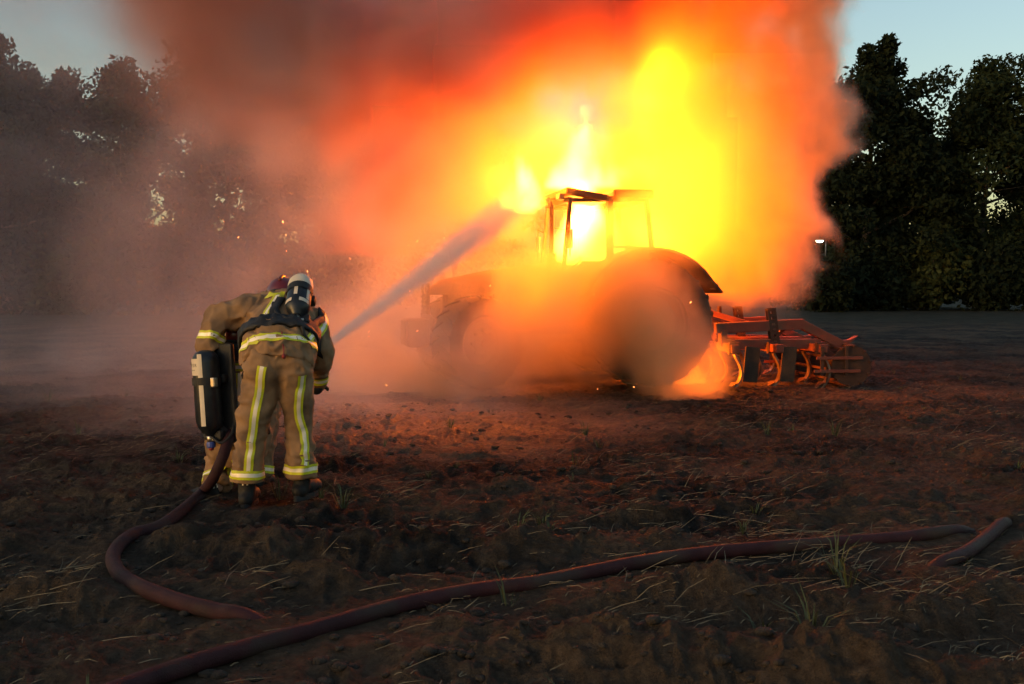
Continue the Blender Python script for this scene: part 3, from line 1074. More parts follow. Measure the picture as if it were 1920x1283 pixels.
def ell(m, c, r, rot=None, n=14):
    """closed ellipsoid added to a collector"""
    c = Vector(c)
    rows = []
    k = len(m.v)
    for i in range(1, n):
        a = math.pi * i / n
        for j in range(2 * n):
            b = math.pi * j / n
            v = Vector((math.sin(a) * math.cos(b) * r[0], math.sin(a) * math.sin(b) * r[1], math.cos(a) * r[2]))
            m.v.append(c + (rot @ v if rot is not None else v))
    top, bot = len(m.v), len(m.v) + 1
    z0, z1 = Vector((0, 0, r[2])), Vector((0, 0, -r[2]))
    m.v += [c + (rot @ z0 if rot is not None else z0), c + (rot @ z1 if rot is not None else z1)]
    w = 2 * n
    for i in range(n - 2):
        for j in range(w):
            p, q = k + i * w + j, k + i * w + (j + 1) % w
            m.f.append((p, p + w, q + w, q))
    for j in range(w):
        m.f.append((top, k + j, k + (j + 1) % w))
        m.f.append((bot, k + (n - 2) * w + (j + 1) % w, k + (n - 2) * w + j))
    m.m += [0] * (len(m.f) - len(m.m))


def chain(m, nodes, per=5, n=16, ref=None, sq=1.0, cap=0.7):
    """closed rounded limb through (point, radius) nodes; sq flattens the section along ref"""
    pts = [Vector(p) for p, r in nodes]
    rad = [Vector((r, 0, 0)) for p, r in nodes]
    cp, cr = catmull(pts, per), [v.x for v in catmull(rad, per)]
    # rounded ends
    d0, d1 = (cp[0] - cp[1]).normalized(), (cp[-1] - cp[-2]).normalized()
    pre = [(cp[0] + d0 * cr[0] * math.sin(a) * 0.7, cr[0] * math.cos(a)) for a in (1.45, 1.1, 0.7, 0.35)]
    post = [(cp[-1] + d1 * cr[-1] * math.sin(a) * cap, cr[-1] * math.cos(a)) for a in (0.35, 0.7, 1.1, 1.45)]
    allp = pre + list(zip(cp, cr)) + post
    if ref is None:
        m.tube([p for p, r in allp], [r for p, r in allp], n)
    else:
        ref = Vector(ref)
        k = len(m.v)
        P_ = [p for p, r in allp]
        for i, (p, r) in enumerate(allp):
            t = (P_[min(i + 1, len(P_) - 1)] - P_[max(i - 1, 0)]).normalized()
            u = (ref - t * ref.dot(t)).normalized()
            w = t.cross(u)
            for j in range(n):
                a = 2 * math.pi * j / n
                m.v.append(p + u * math.cos(a) * r * sq + w * math.sin(a) * r)
        for i in range(len(allp) - 1):
            for j in range(n):
                a, b = k + i * n + j, k + i * n + (j + 1) % n
                m.f.append((a, b, b + n, a + n))
        m.f.append(tuple(k + j for j in reversed(range(n))))
        m.f.append(tuple(k + (len(allp) - 1) * n + j for j in range(n)))
        m.m += [0] * (len(m.f) - len(m.m))


def fuse(name, m, material, parent, voxel=0.014, smooth=6, wrinkle=0.0, wscale=(9, 9, 16), seed=0.0, cut=None, fine=0.0):
    """union the overlapping closed shapes into one continuous skin, then crease it"""
    o = m.build(name, material, None, smooth=True)
    md = o.modifiers.new('r', 'REMESH')
    md.mode = 'VOXEL'
    md.voxel_size = voxel
    ms = o.modifiers.new('s', 'SMOOTH')
    ms.iterations = smooth
    ms.factor = 0.5
    dg = bpy.context.evaluated_depsgraph_get()
    me = bpy.data.meshes.new_from_object(o.evaluated_get(dg), depsgraph=dg)
    me.name = name
    old = o.data
    o.modifiers.clear()
    o.data = me
    bpy.data.meshes.remove(old)
    if wrinkle > 0 or fine > 0:
        nv = len(me.vertices)
        co = np.zeros(nv * 3, np.float32)
        no = np.zeros(nv * 3, np.float32)
        me.vertices.foreach_get('co', co)
        me.vertex_normals.foreach_get('vector', no)
        co, no = co.reshape(-1, 3), no.reshape(-1, 3)
        q = co * np.array(wscale) + seed
        q = q + (fbm(co * 5 + seed, 2)[:, None] - 0.5) * 3.0
        f = 1 - np.abs(2 * vnoise(q) - 1)
        f = f ** 1.5
        gate = sstep(0.35, 0.65, fbm(co * 4.0 + 7 + seed, 2))
        d = wrinkle * (f - 0.35) * (0.35 + 0.65 * gate)
        d += wrinkle * 0.9 * (fbm(co * 7 + 3 + seed, 2) - 0.5)
        if fine:
            d += fine * (fbm(co * 28 + seed, 3) - 0.5)
        co = co + no * d[:, None]
        me.vertices.foreach_set('co', co.ravel())
    if cut is not None:
        bm = bmesh.new()
        bm.from_mesh(me)
        for c_, n_ in cut:
            bmesh.ops.bisect_plane(bm, geom=list(bm.verts) + list(bm.edges) + list(bm.faces), plane_co=c_, plane_no=n_, clear_outer=True)
        bm.to_mesh(me)
        bm.free()
    me.polygons.foreach_set('use_smooth', [True] * len(me.polygons))
    me.materials.clear()
    me.materials.append(material)
    me.update()
    if parent is not None:
        o.parent = parent
    return o


def bvh_of(o):
    me = o.data
    return BVHTree.FromPolygons([v.co for v in me.vertices], [tuple(p.vertices) for p in me.polygons])


def ribbon(bvh, rays, width, off=0.007, closed=False, mats=None, parent=None, name='reflective_strip', cols=(-1, -0.42, 0.42, 1), fm=(1, 0, 1), thick=0.0, rmax=None):
    """tape laid on a garment: rays (origin, direction) find the cloth, the tape follows it"""
    hits = []
    for o, d in rays:
        loc, nor, i, dist = bvh.ray_cast(Vector(o), Vector(d).normalized(), 1.2)
        if rmax is not None and (loc is None or dist > rmax):
            dv = Vector(d).normalized()
            hits.append((Vector(o) + dv * rmax, dv))
        elif loc is not None:
            if (nor.dot(Vector(d)) > 0) == (len(rays) < 40):
                nor = -nor
            hits.append((loc, nor))
    n = len(hits)
    if n < 3:
        return None
    # smooth the normals along the tape
    for _ in range(3):
        sm_ = []
        for i in range(n):
            a = hits[i - 1] if (i > 0 or closed) else hits[i]
            b = hits[(i + 1) % n] if (i < n - 1 or closed) else hits[i]
            sm_.append((hits[i][0], (a[1] + hits[i][1] * 2 + b[1]).normalized()))
        hits = sm_
    vv, ff, mi = [], [], []
    nc_ = len(cols)
    for i in range(n):
        p, nr_ = hits[i]
        a = hits[i - 1][0] if (i > 0 or closed) else p
        b = hits[(i + 1) % n][0] if (i < n - 1 or closed) else p
        t = (b - a).normalized()
        bi = nr_.cross(t).normalized()
        for c in cols:
            s = p + bi * (c * width / 2)
            loc, nn, i_, d_ = bvh.ray_cast(s + nr_ * 0.05, -nr_, 0.13)
            if loc is None:
                loc = s
            vv.append(loc + nr_ * off)
    rng_ = range(n if closed else n - 1)
    for i in rng_:
        for j in range(nc_ - 1):
            a, b = i * nc_ + j, ((i + 1) % n) * nc_ + j
            ff.append((a, a + 1, b + 1, b))
            mi.append(fm[j % len(fm)])
    o = mesh_obj(name, vv, ff, mats or [SIL, YEL], parent, True, mi)
    if thick:
        md = o.modifiers.new('t', 'SOLIDIFY')
        md.thickness = thick
        md.offset = 0
    return o


def ring_rays(c, axis, n=44, r=0.4, ref=(1, 0, 0)):
    c, axis = Vector(c), Vector(axis).normalized()
    u = Vector(ref)
    u = (u - axis * u.dot(axis)).normalized()
    w = axis.cross(u)
    out = []
    for k in range(n):
        a = 2 * math.pi * k / n
        d = u * math.cos(a) + w * math.sin(a)
        out.append((c, d))
    return out


def px_rays(path, depth, per=6):
    """rays straight across the field towards a polyline surveyed at a distance"""
    pts = catmull([P(x, y, depth) for x, y in path], per)
    return [(p - Vector((0, 0.6, 0)), Vector((0, 1, 0))) for p in pts]


def glove(parent, wrist, fwd, nrm, curl=0.7, spread=0.12, size=1.0, side=1):
    """palm, four bent fingers of unequal length and a thumb from the palm's side"""
    wrist, f, nrm = Vector(wrist), Vector(fwd).normalized(), Vector(nrm).normalized()
    nrm = (nrm - f * nrm.dot(f)).normalized()
    s = f.cross(nrm) * side
    m = MB()
    rot = Matrix((s, f, nrm)).transposed()
    chain(m, [(wrist - f * 0.07 * size, 0.046 * size), (wrist - f * 0.02 * size, 0.042 * size), (wrist + f * 0.02 * size, 0.036 * size)])
    ell(m, wrist + f * 0.055 * size, (0.047 * size, 0.062 * size, 0.024 * size), rot)
    for k, (o_, L) in enumerate(((-0.034, 0.078), (-0.012, 0.090), (0.011, 0.084), (0.033, 0.066))):
        p = wrist + f * 0.098 * size + s * o_ * size
        d = (f + s * (o_ * 4 * spread)).normalized()
        pts = [p - f * 0.03 * size]
        a = 0.15
        for seg in (0.45, 0.32, 0.23):
            pts.append(p)
            a += curl
            d2 = d * math.cos(a) - nrm * math.sin(a)
            p = p + d2 * L * seg * size
        pts.append(p)
        chain(m, [(q, r_ * size) for q, r_ in zip(pts, (0.012, 0.0135, 0.0125, 0.0118, 0.0105))], 4, 10)
    p = wrist + f * 0.035 * size - s * 0.036 * size
    q1 = p - s * 0.034 * size + f * 0.022 * size - nrm * 0.012 * size
    q2 = q1 - s * 0.008 * size + f * 0.034 * size - nrm * 0.02 * size
    chain(m, [(p, 0.016 * size), (q1, 0.0145 * size), (q2, 0.011 * size)], 4, 10)
    return fuse('glove', m, BLK, parent, 0.0065, 3)


def boot(parent, ankle, fwd, shaft=0.13):
    a, f = Vector(ankle), Vector((fwd[0], fwd[1], 0)).normalized()
    s = Vector((f.y, -f.x, 0))
    g = Vector((a.x, a.y, hz(a.x, a.y) + 0.0))
    g.z = min(g.z + 0.01, a.z - 0.08)
    m = MB()
    chain(m, [(a + Vector((0, 0, shaft)) - f * 0.01, 0.062), (a + Vector((0, 0, 0.04)), 0.058), (Vector((a.x, a.y, g.z + 0.055)) - f * 0.012, 0.055)])
    rot = Matrix((s, f, Vector((0, 0, 1)))).transposed()
    ell(m, Vector((a.x, a.y, g.z + 0.05)) - f * 0.03, (0.050, 0.062, 0.055), rot)
    ell(m, Vector((a.x, a.y, g.z + 0.062)) + f * 0.08, (0.052, 0.11, 0.062), rot)
    ell(m, Vector((a.x, a.y, g.z + 0.05)) + f * 0.165, (0.054, 0.075, 0.048), rot)
    b = fuse('boot', m, RUB, parent, 0.009, 3)
    ms = MB()
    out = []
    for k in range(28):
        t = 2 * math.pi * k / 28
        c, s_ = math.cos(t), math.sin(t)
        wv = 0.056 if c > 0 else 0.050
        out.append(Vector((a.x, a.y, g.z)) + f * (0.065 + 0.165 * c) + s * wv * s_ * (1 - 0.15 * abs(c)))
    n = len(out)
    ms.add([v + Vector((0, 0, -0.01)) for v in out] + [v + Vector((0, 0, 0.028)) for v in out],
           [tuple(range(n)), tuple(range(2 * n - 1, n - 1, -1))] + [(i, (i + 1) % n, (i + 1) % n + n, i + n) for i in range(n)])
    ms.build('sole', BLK, b)
    # two small reflective pull tabs at the heel
    mt = MB()
    bv = bvh_of(b)
    for e in (-0.014, 0.014):
        o_ = a + Vector((0, 0, 0.05)) + s * e
        rays = [(o_ - f * 0.3 + Vector((0, 0, dz)), f) for dz in np.linspace(0.0, 0.045, 5)]
        ribbon(bv, rays, 0.009, 0.003, parent=b, name='reflective_tab', cols=(-1, 1), fm=(0,))
    return b


def helmet(parent, c, fwd, up, r=0.138):
    """rounded fire helmet: shell, rim, comb, nape guard, visor"""
    c, f, u = Vector(c), Vector(fwd).normalized(), Vector(up)
    u = (u - f * u.dot(f)).normalized()
    s = f.cross(u)
    M = Matrix.Translation(c) @ Matrix((s, f, u)).transposed().to_4x4()
    m = MB()
    prof = [(math.cos(a) * r, math.sin(a) * r * 0.98) for a in np.linspace(R(-22), R(88), 14)] + [(0.0, r * 0.985)]
    m.lathe([(r * 0.86, -0.10)] + [(r * 0.93, -0.075)] + prof, 'Z', 32, M=M @ Matrix.Diagonal((0.90, 1.12, 1.0, 1)))
    h = m.build('helmet', REDH, parent, smooth=True)
    md = h.modifiers.new('t', 'SOLIDIFY')
    md.thickness = 0.006
    m = MB()
    pts = [M @ Vector((0, math.cos(a) * r * 1.13, math.sin(a) * r * 1.0 + 0.002)) for a in np.linspace(R(15), R(165), 16)]
    m.tube(pts, 0.012, 8)
    m.build('comb', REDH, h, smooth=True)
    m = MB()
    rimp = [M @ Vector((math.cos(a) * r * 0.92, math.sin(a) * r * 1.14, -0.052)) for a in np.linspace(0, 2 * math.pi, 33)]
    m.tube(rimp, 0.009, 6, caps=False)
    m.build('rim', BLK, h, smooth=True)
    vv, ff = [], []
    for i, z in enumerate((0.02, -0.05, -0.12)):
        for a in np.linspace(R(25), R(155), 14):
            vv.append(M @ Vector((math.cos(a) * r * (0.97 - 0.04 * i), math.sin(a) * r * (1.20 - 0.03 * i), z)))
    for i in range(2):
        for j in range(13):
            p = i * 14 + j
            ff.append((p, p + 1, p + 15, p + 14))
    mesh_obj('visor', vv, ff, VISOR, h, True)
    vv, ff = [], []
    for i, (z, k) in enumerate(((-0.05, 0.98), (-0.11, 1.04), (-0.19, 1.22))):
        for a in np.linspace(R(190), R(350), 16):
            vv.append(M @ Vector((math.cos(a) * r * 0.93 * k, math.sin(a) * r * 1.08 * k, z)))
    for i in range(2):
        for j in range(15):
            p = i * 16 + j
            ff.append((p, p + 1, p + 17, p + 16))
    ng_ = mesh_obj('nape_guard', vv, ff, BLK, h, True)
    m = MB()
    ell(m, M @ Vector((0, 0.07, -0.10)), (0.062, 0.07, 0.08), Matrix((s, f, u)).transposed())
    ell(m, M @ Vector((0, 0.15, -0.13)), (0.03, 0.035, 0.03), Matrix((s, f, u)).transposed())
    fm_ = fuse('face_mask', m, BLK, parent, 0.009, 2)
    return h


def cyl_frame(A, B, out_):
    z = (B - A).normalized()
    y = Vector(out_)
    y = (y - z * y.dot(z)).normalized()
    x = y.cross(z)
    return Matrix.Translation(A) @ Matrix((x, y, z)).transposed().to_4x4(), (B - A).length


def arc_strip(M, r, z0, z1, a0, a1, off, name, material, parent, n=10):
    vv, ff = [], []
    for i in range(n + 1):
        a = a0 + (a1 - a0) * i / n
        for z in (z0, z1):
            vv.append(M @ Vector((math.sin(a) * (r + off), math.cos(a) * (r + off), z)))
    for i in range(n):
        ff.append((2 * i, 2 * i + 1, 2 * i + 3, 2 * i + 2))
    return mesh_obj(name, vv, ff, material, parent, True)


def apparatus(label, A, B, out_, r, body, capped):
    """compressed-air pack; A is the valve end, B the domed end, out_ points away from the wearer's back"""
    root = empty('breathing_apparatus', body)
    tag(root, label, 'breathing set')
    inv = Matrix.Translation(-Vector(body))
    A, B = Vector(A), Vector(B)
    M, L = cyl_frame(A, B, out_)
    M = inv @ M
    m = MB()
    prof = [(0.0, -0.012), (0.03, -0.01), (0.034, 0.0), (r * 0.6, 0.018), (r * 0.9, 0.05), (r, 0.09), (r, L - 0.07), (r * 0.94, L - 0.035), (r * 0.74, L - 0.008), (r * 0.4, L + 0.006), (0.0, L + 0.01)]
    m.lathe(prof, 'Z', 36, M=M)
    cyl = m.build('cylinder', CYLM, root, smooth=True)
    return root, cyl, M, L, inv


FF = []
# ---------------------------------------------------------------- firefighter bending over, seen from behind
f1 = empty('person', (-1.53, 6.42, 0.0))
tag(f1, 'firefighter in tan turnout gear bending forward, hand on crouching colleague', 'person')
I1 = Matrix.Translation((1.53, -6.42, 0.0))


def L1(px, py, d):
    return I1 @ P(px, py, d)


hipL, hipR = L1(494, 690, 6.42), L1(549, 690, 6.44)
kneeL, kneeR = L1(471, 800, 6.40), L1(557, 792, 6.50)
ankL, ankR = L1(459, 915, 6.42), L1(560, 902, 6.52)
seat = L1(521, 672, 6.46)
chest = L1(534, 588, 6.86)
shL, shR = L1(482, 585, 6.86), L1(583, 606, 6.82)
elL, wrL = L1(408, 598, 6.80), L1(391, 652, 6.72)
elR, wrR = L1(603, 665, 6.74), L1(592, 722, 6.95)
head = L1(533, 561, 7.02)
# continuous body under the clothes
m = MB()
chain(m, [(seat, 0.14), (seat.lerp(chest, 0.5), 0.135), (chest, 0.15)], ref=(1, 0, 0), sq=1.2)
chain(m, [(chest, 0.08), (head, 0.06)])
ell(m, head + Vector((0, 0.02, 0)), (0.075, 0.10, 0.105))
ell(m, head + Vector((0, 0.12, -0.02)), (0.015, 0.02, 0.02))
for a, b, c in ((hipL, kneeL, ankL), (hipR, kneeR, ankR)):
    chain(m, [(a, 0.085), (b, 0.058), (c, 0.042)])
for a, b, c in ((shL, elL, wrL), (shR, elR, wrR)):
    chain(m, [(chest, 0.08), (a, 0.065), (b, 0.045), (c, 0.033)])
fuse('body', m, SKIN, f1, 0.014, 4)
# trousers
m = MB()
ell(m, seat + Vector((0, 0.0, -0.01)), (0.222, 0.165, 0.165))
ell(m, L1(493, 690, 6.40), (0.118, 0.135, 0.16))
ell(m, L1(551, 692, 6.42), (0.114, 0.13, 0.155))
chain(m, [(L1(494, 700, 6.42), 0.128), (L1(483, 745, 6.41), 0.118), (kneeL, 0.101), (L1(464, 855, 6.41), 0.094), (L1(459, 893, 6.42), 0.101), (L1(458, 905, 6.42), 0.103)], n=20, cap=0.12)
chain(m, [(L1(550, 700, 6.44), 0.122), (L1(555, 745, 6.47), 0.105), (kneeR, 0.088), (L1(559, 845, 6.51), 0.090), (L1(560, 882, 6.52), 0.099), (L1(560, 894, 6.52), 0.100)], n=20, cap=0.12)
tr1 = fuse('trousers', m, TAN, f1, 0.012, 5, wrinkle=0.030, wscale=(8, 8, 17), seed=2.0, fine=0.013,
            cut=[(L1(459, 905, 6.42), Vector((-0.03, 0, -1.0)))])
bt = bvh_of(tr1)


def shift(rays, M):
    return [(M @ Vector(o), d) for o, d in rays]


ribbon(bt, shift(px_rays([(501, 684), (493, 725), (483, 775), (474, 830), (467, 882)], 6.4, 9), I1), 0.058, parent=tr1)
ribbon(bt, shift(px_rays([(570, 702), (562, 740), (558, 780), (566, 825), (568, 876)], 6.4, 9), I1), 0.058, parent=tr1)
ribbon(bt, ring_rays(L1(458, 889, 6.42), (0.05, 0, 1)), 0.058, closed=True, parent=tr1)
ribbon(bt, ring_rays(L1(560, 879, 6.52), (0, 0, 1)), 0.058, closed=True, parent=tr1)
# thigh pocket flaps
for path in ([(457, 752), (463, 753), (470, 755)], ):
    ribbon(bt, shift(px_rays([(452, 700), (455, 702), (459, 705)], 6.4, 5), I1), 0.03, 0.008, parent=tr1, name='pocket_tab', cols=(-1, 1), fm=(0,), mats=[BLK], thick=0.004)
# jacket
m = MB()
ax = (chest - seat).normalized()
chain(m, [(seat + Vector((0, -0.035, -0.00)), 0.178), (seat.lerp(chest, 0.3) + Vector((0, -.02, .02)), 0.182), (seat.lerp(chest, 0.65), 0.185), (chest, 0.165), (chest + ax * 0.08, 0.12)], ref=(1, 0, 0), sq=1.30, n=24)
chain(m, [(chest + Vector((-0.05, 0, 0.0)), 0.14), (shL, 0.118), (L1(445, 588, 6.84), 0.104), (elL, 0.094), (L1(395, 630, 6.75), 0.078), (L1(391, 650, 6.72), 0.070)], n=18)
chain(m, [(chest + Vector((0.05, 0, 0.0)), 0.135), (shR, 0.11), (L1(597, 640, 6.78), 0.092), (elR, 0.085), (L1(597, 697, 6.86), 0.072), (wrR, 0.062)], n=18)
jk1 = fuse('jacket', m, TAN, f1, 0.012, 5, wrinkle=0.036, wscale=(11, 13, 13), seed=9.0, fine=0.012,
           cut=[(seat + Vector((0, -0.06, -0.045)), Vector((0, -0.62, -1.0)))])
md = jk1.modifiers.new('t', 'SOLIDIFY')
md.thickness = 0.008
bj = bvh_of(jk1)
hem_c = seat.lerp(chest, 0.13) + Vector((0, -0.02, 0.0))
ribbon(bj, ring_rays(hem_c, ax + Vector((0, -0.25, 0.35)), 56, 0.5), 0.062, closed=True, rmax=0.28, parent=jk1)
ribbon(bj, shift(px_rays([(517, 549), (512, 565), (506, 582), (502, 600)], 6.6, 8), I1), 0.055, parent=jk1)
ribbon(bj, shift(px_rays([(593, 588), (600, 604), (596, 620), (588, 634)], 6.6, 8), I1), 0.055, parent=jk1)
ribbon(bj, shift(px_rays([(489, 556), (500, 553), (514, 552), (526, 554)], 6.6, 8), I1), 0.05, parent=jk1, mats=[YEL, YEL])
ribbon(bj, ring_rays(L1(394, 634, 6.745), (elL - wrL)), 0.055, closed=True, parent=jk1)
ribbon(bj, ring_rays(L1(596, 703, 6.88), (elR - wrR)), 0.055, closed=True, parent=jk1)
boot(f1, ankL + Vector((0.0, -0.005, -0.03)), (-0.05, 1, 0))
boot(f1, ankR + Vector((0.01, 0, -0.02)), (0.28, 1, 0))
helmet(f1, head + Vector((0, 0.0, 0.015)), (0.05, 0.75, -0.55), (0, 0.55, 0.75))
gl1 = glove(f1, wrL + Vector((-0.012, 0.0, -0.02)), (-0.45, -0.25, -0.55), (-0.3, -1, 0.3), 0.45, side=1)
glove(f1, wrR + Vector((0, 0.03, -0.01)), (-0.1, 0.9, 0.15), (0.3, 0.2, 1), 0.7, side=-1)

# its breathing set
b1 = P(540, 600, 6.7)
a1, c1, M1, Lc1, inv1 = apparatus('black air cylinder with cream dome on the bending firefighter\'s back', P(556, 592, 6.52), P(566, 524, 6.76), (0, -0.75, 0.6), 0.082, b1, True)
m = MB()
rr1 = 0.0845
m.lathe([(rr1, Lc1 - 0.095), (rr1, Lc1 - 0.068), (rr1 * 0.945, Lc1 - 0.033), (rr1 * 0.745, Lc1 - 0.006), (rr1 * 0.4, Lc1 + 0.008), (0, Lc1 + 0.0125)], 'Z', 36, M=M1)
m.build('dome_band', LABEL, c1, smooth=True)
arc_strip(M1, 0.082, 0.12, Lc1 - 0.11, R(12), R(-4), 0.003, 'stripe', LABEL, c1, 4)
arc_strip(M1, 0.082, 0.10, Lc1 - 0.11, R(-48), R(-64), 0.003, 'stripe', LABEL, c1, 4)
arc_strip(M1, 0.079, 0.068, 0.098, R(-66), R(-15), 0.004, 'stripe', LABEL, c1, 8)
arc_strip(M1, 0.079, 0.068, 0.098, R(20), R(70), 0.004, 'stripe', LABEL, c1, 8)


def valve(root, M, L):
    m = MB()
    m.lathe([(0, 0.0), (0.026, 0.0), (0.026, -0.045), (0.018, -0.055), (0, -0.055)], 'Z', 16, M=M)
    m.tube([M @ Vector((0, 0, -0.035)), M @ Vector((-0.05, 0.0, -0.04))], 0.012, 8)
    v = m.build('valve', BRASS, root, smooth=True)
    m = MB()
    m.lathe([(0, -0.052), (0.027, -0.052), (0.030, -0.062), (0.030, -0.085), (0.024, -0.092), (0, -0.092)], 'Z', 12, M=M)
    m.build('knob', BLUE, v)
    m = MB()
    m.lathe([(0, -0.09), (0.019, -0.092), (0.017, -0.108), (0, -0.112)], 'Z', 12, M=M)
    m.build('knob_cap', REDC, v, smooth=True)
    m = MB()
    m.box((0, -0.03, -0.01), (0.17, 0.05, 0.07), None, 0.02)
    m.build('valve_guard', BLK, root, M=M)


valve(a1, M1, Lc1)
m = MB()
m.box((0.03, -0.105, Lc1 * 0.42), (0.17, 0.035, Lc1 + 0.0), None, 0.015)
m.box((0, -0.08, Lc1 * 0.62), (0.19, 0.06, 0.06), None, 0.015)
m.build('backplate', BLK, a1, M=M1)
arc_strip(M1, 0.082, Lc1 * 0.55, Lc1 * 0.55 + 0.045, R(-170), R(170), 0.006, 'cylinder_strap', BLK, a1, 26)
jw = Matrix.Translation(Vector(b1) * -1) @ Matrix.Translation((-1.53, 6.42, 0))     # jacket space -> set space
wb = ribbon(bj, ring_rays(seat.lerp(chest, 0.36) + Vector((0, -0.03, 0.02)), ax + Vector((0, -0.1, 0.25)), 56, 0.5), 0.115, 0.016, closed=True, rmax=0.27, parent=a1, name='waist_belt', cols=(-1, -0.4, 0.4, 1), fm=(0,), mats=[BLK], thick=0.02)
wb.data.transform(jw)
# padded lumbar pad and dangling hose loops
m = MB()
for e, (x0, y0, x1, y1, dd) in enumerate(((482, 612, 520, 606, 6.60), (520, 606, 562, 616, 6.56), (545, 612, 580, 634, 6.56), (478, 617, 474, 628, 6.60), (536, 604, 556, 618, 6.5))):
    chain(m, [(P(x0, y0, dd) - Vector(b1), 0.045), (P((x0 + x1) / 2, (y0 + y1) / 2 - 2, dd - 0.02) - Vector(b1), 0.05), (P(x1, y1, dd) - Vector(b1), 0.042)])
fuse('lumbar_pad', m, BLK, a1, 0.011, 2, wrinkle=0.014, wscale=(18, 18, 18), seed=4)
m = MB()
m.tube([v - Vector(b1) for v in catmull([P(548, 600, 6.46), P(520, 588, 6.5), P(512, 570, 6.62), P(524, 556, 6.78), P(540, 552, 6.86)], 8)], 0.011, 8)
m.build('air_hose', BLK, a1, smooth=True)
m = MB()
m.tube([v - Vector(b1) for v in catmull([P(560, 604, 6.44), P(578, 616, 6.47), P(584, 640, 6.48), P(572, 632, 6.42), P(566, 612, 6.42)], 8)], 0.012, 8)
m.build('air_hose', BLK, a1, smooth=True)
cord = [P(528, 622, 6.36), P(529, 638, 6.31), P(531, 655, 6.262), P(531, 665, 6.25)]
m = MB()
m.tube([v - Vector(b1) for v in catmull(cord, 5)], 0.0045, 6)
pc = m.build('pull_cord', REDC, a1, smooth=True)
m = MB()
ell(m, P(531, 668, 6.248) - Vector(b1), (0.014, 0.014, 0.017), None, 8)
m.build('toggle', REDC, pc, smooth=True)
for s_, path in ((-1, [(522, 600), (516, 580), (520, 560)]), (1, [(585, 610), (590, 592), (585, 575)])):
    st_ = ribbon(bj, shift(px_rays(path, 6.55, 8), I1), 0.055, 0.012, parent=a1, name='shoulder_strap', cols=(-1, 1), fm=(0,), mats=[BLK], thick=0.012)
    if st_:
        st_.data.transform(jw)

# ---------------------------------------------------------------- firefighter crouching beside, at the nozzle
f2 = empty('person', (-1.86, 6.86, 0.0))
tag(f2, 'firefighter crouching low in front of the bending one, aiming the hose', 'person')
I2 = Matrix.Translation((1.86, -6.86, 0.0))


def L2(px, py, d):
    return I2 @ P(px, py, d)


hip = L2(438, 838, 6.84)
chs = L2(447, 690, 6.98)
hd = L2(449, 634, 7.02)
hL, hR = L2(420, 845, 6.86), L2(462, 845, 6.90)
kL, kR = L2(420, 800, 7.28), L2(500, 752, 7.22)
aL, aR = L2(402, 918, 6.82), L2(478, 898, 7.10)
sL, sR = L2(418, 672, 6.98), L2(482, 672, 7.04)
eL, eR = L2(440, 745, 7.22), L2(530, 715, 7.26)
wL, wR = L2(500, 715, 7.38), L2(566, 682, 7.42)
m = MB()
chain(m, [(hip, 0.14), (hip.lerp(chs, 0.5), 0.13), (chs, 0.145)], ref=(1, 0, 0), sq=1.2)
chain(m, [(chs, 0.08), (hd, 0.06)])
ell(m, hd, (0.075, 0.10, 0.11))
ell(m, hd + Vector((0.04, 0.1, -0.02)), (0.015, 0.02, 0.02))
for a, b, c in ((hL, kL, aL), (hR, kR, aR)):
    chain(m, [(a, 0.085), (b, 0.058), (c, 0.042)])
for a, b, c in ((sL, eL, wL), (sR, eR, wR)):
    chain(m, [(chs, 0.08), (a, 0.065), (b, 0.045), (c, 0.033)])
fuse('body', m, SKIN, f2, 0.014, 4)
m = MB()
ell(m, hip + Vector((0, 0.02, 0.0)), (0.20, 0.17, 0.15))
chain(m, [(hL, 0.125), (hL.lerp(kL, 0.5), 0.115), (kL, 0.105), (kL.lerp(aL, 0.5), 0.098), (aL + Vector((0, 0, 0.02)), 0.100)], n=18, cap=0.12)
chain(m, [(hR, 0.12), (hR.lerp(kR, 0.5), 0.115), (kR, 0.098), (kR.lerp(aR, 0.5), 0.092), (aR + Vector((0, 0, 0.02)), 0.095)], n=18, cap=0.12)
tr2 = fuse('trousers', m, TAN, f2, 0.012, 5, wrinkle=0.03, wscale=(8, 8, 15), seed=21, fine=0.012)
bt2 = bvh_of(tr2)
ribbon(bt2, ring_rays(aL.lerp(kL, 0.10), (kL - aL)), 0.055, closed=True, parent=tr2)
ribbon(bt2, ring_rays(aR.lerp(kR, 0.12), (kR - aR)), 0.055, closed=True, parent=tr2)
ribbon(bt2, shift(px_rays([(428, 868), (431, 885), (430, 900)], 6.6, 6), I2), 0.05, parent=tr2)
m = MB()
ax2 = (chs - hip).normalized()
chain(m, [(hip + Vector((0, 0, 0.05)), 0.172), (hip.lerp(chs, 0.35), 0.165), (hip.lerp(chs, 0.7), 0.17), (chs, 0.16), (chs + ax2 * 0.08, 0.11)], ref=(1, 0, 0), sq=1.22, n=22)
chain(m, [(chs + Vector((-0.05, 0, 0)), 0.13), (sL, 0.11), (sL.lerp(eL, 0.5), 0.095), (eL, 0.085), (wL, 0.062)], n=16)
chain(m, [(chs + Vector((0.05, 0, 0)), 0.13), (sR, 0.11), (sR.lerp(eR, 0.5), 0.095), (eR, 0.085), (wR, 0.062)], n=16)
jk2 = fuse('jacket', m, TAN, f2, 0.012, 5, wrinkle=0.034, wscale=(10, 10, 14), seed=33, fine=0.012)
bj2 = bvh_of(jk2)
ribbon(bj2, ring_rays(L2(445, 697, 6.97), ax2, 56, 0.5), 0.06, closed=True, rmax=0.25, parent=jk2)
ribbon(bj2, ring_rays(L2(440, 800, 6.88), ax2, 56, 0.5), 0.06, closed=True, rmax=0.25, parent=jk2)
ribbon(bj2, shift(px_rays([(440, 703), (441, 730), (440, 758), (440, 785)], 6.7, 8), I2), 0.056, parent=jk2)
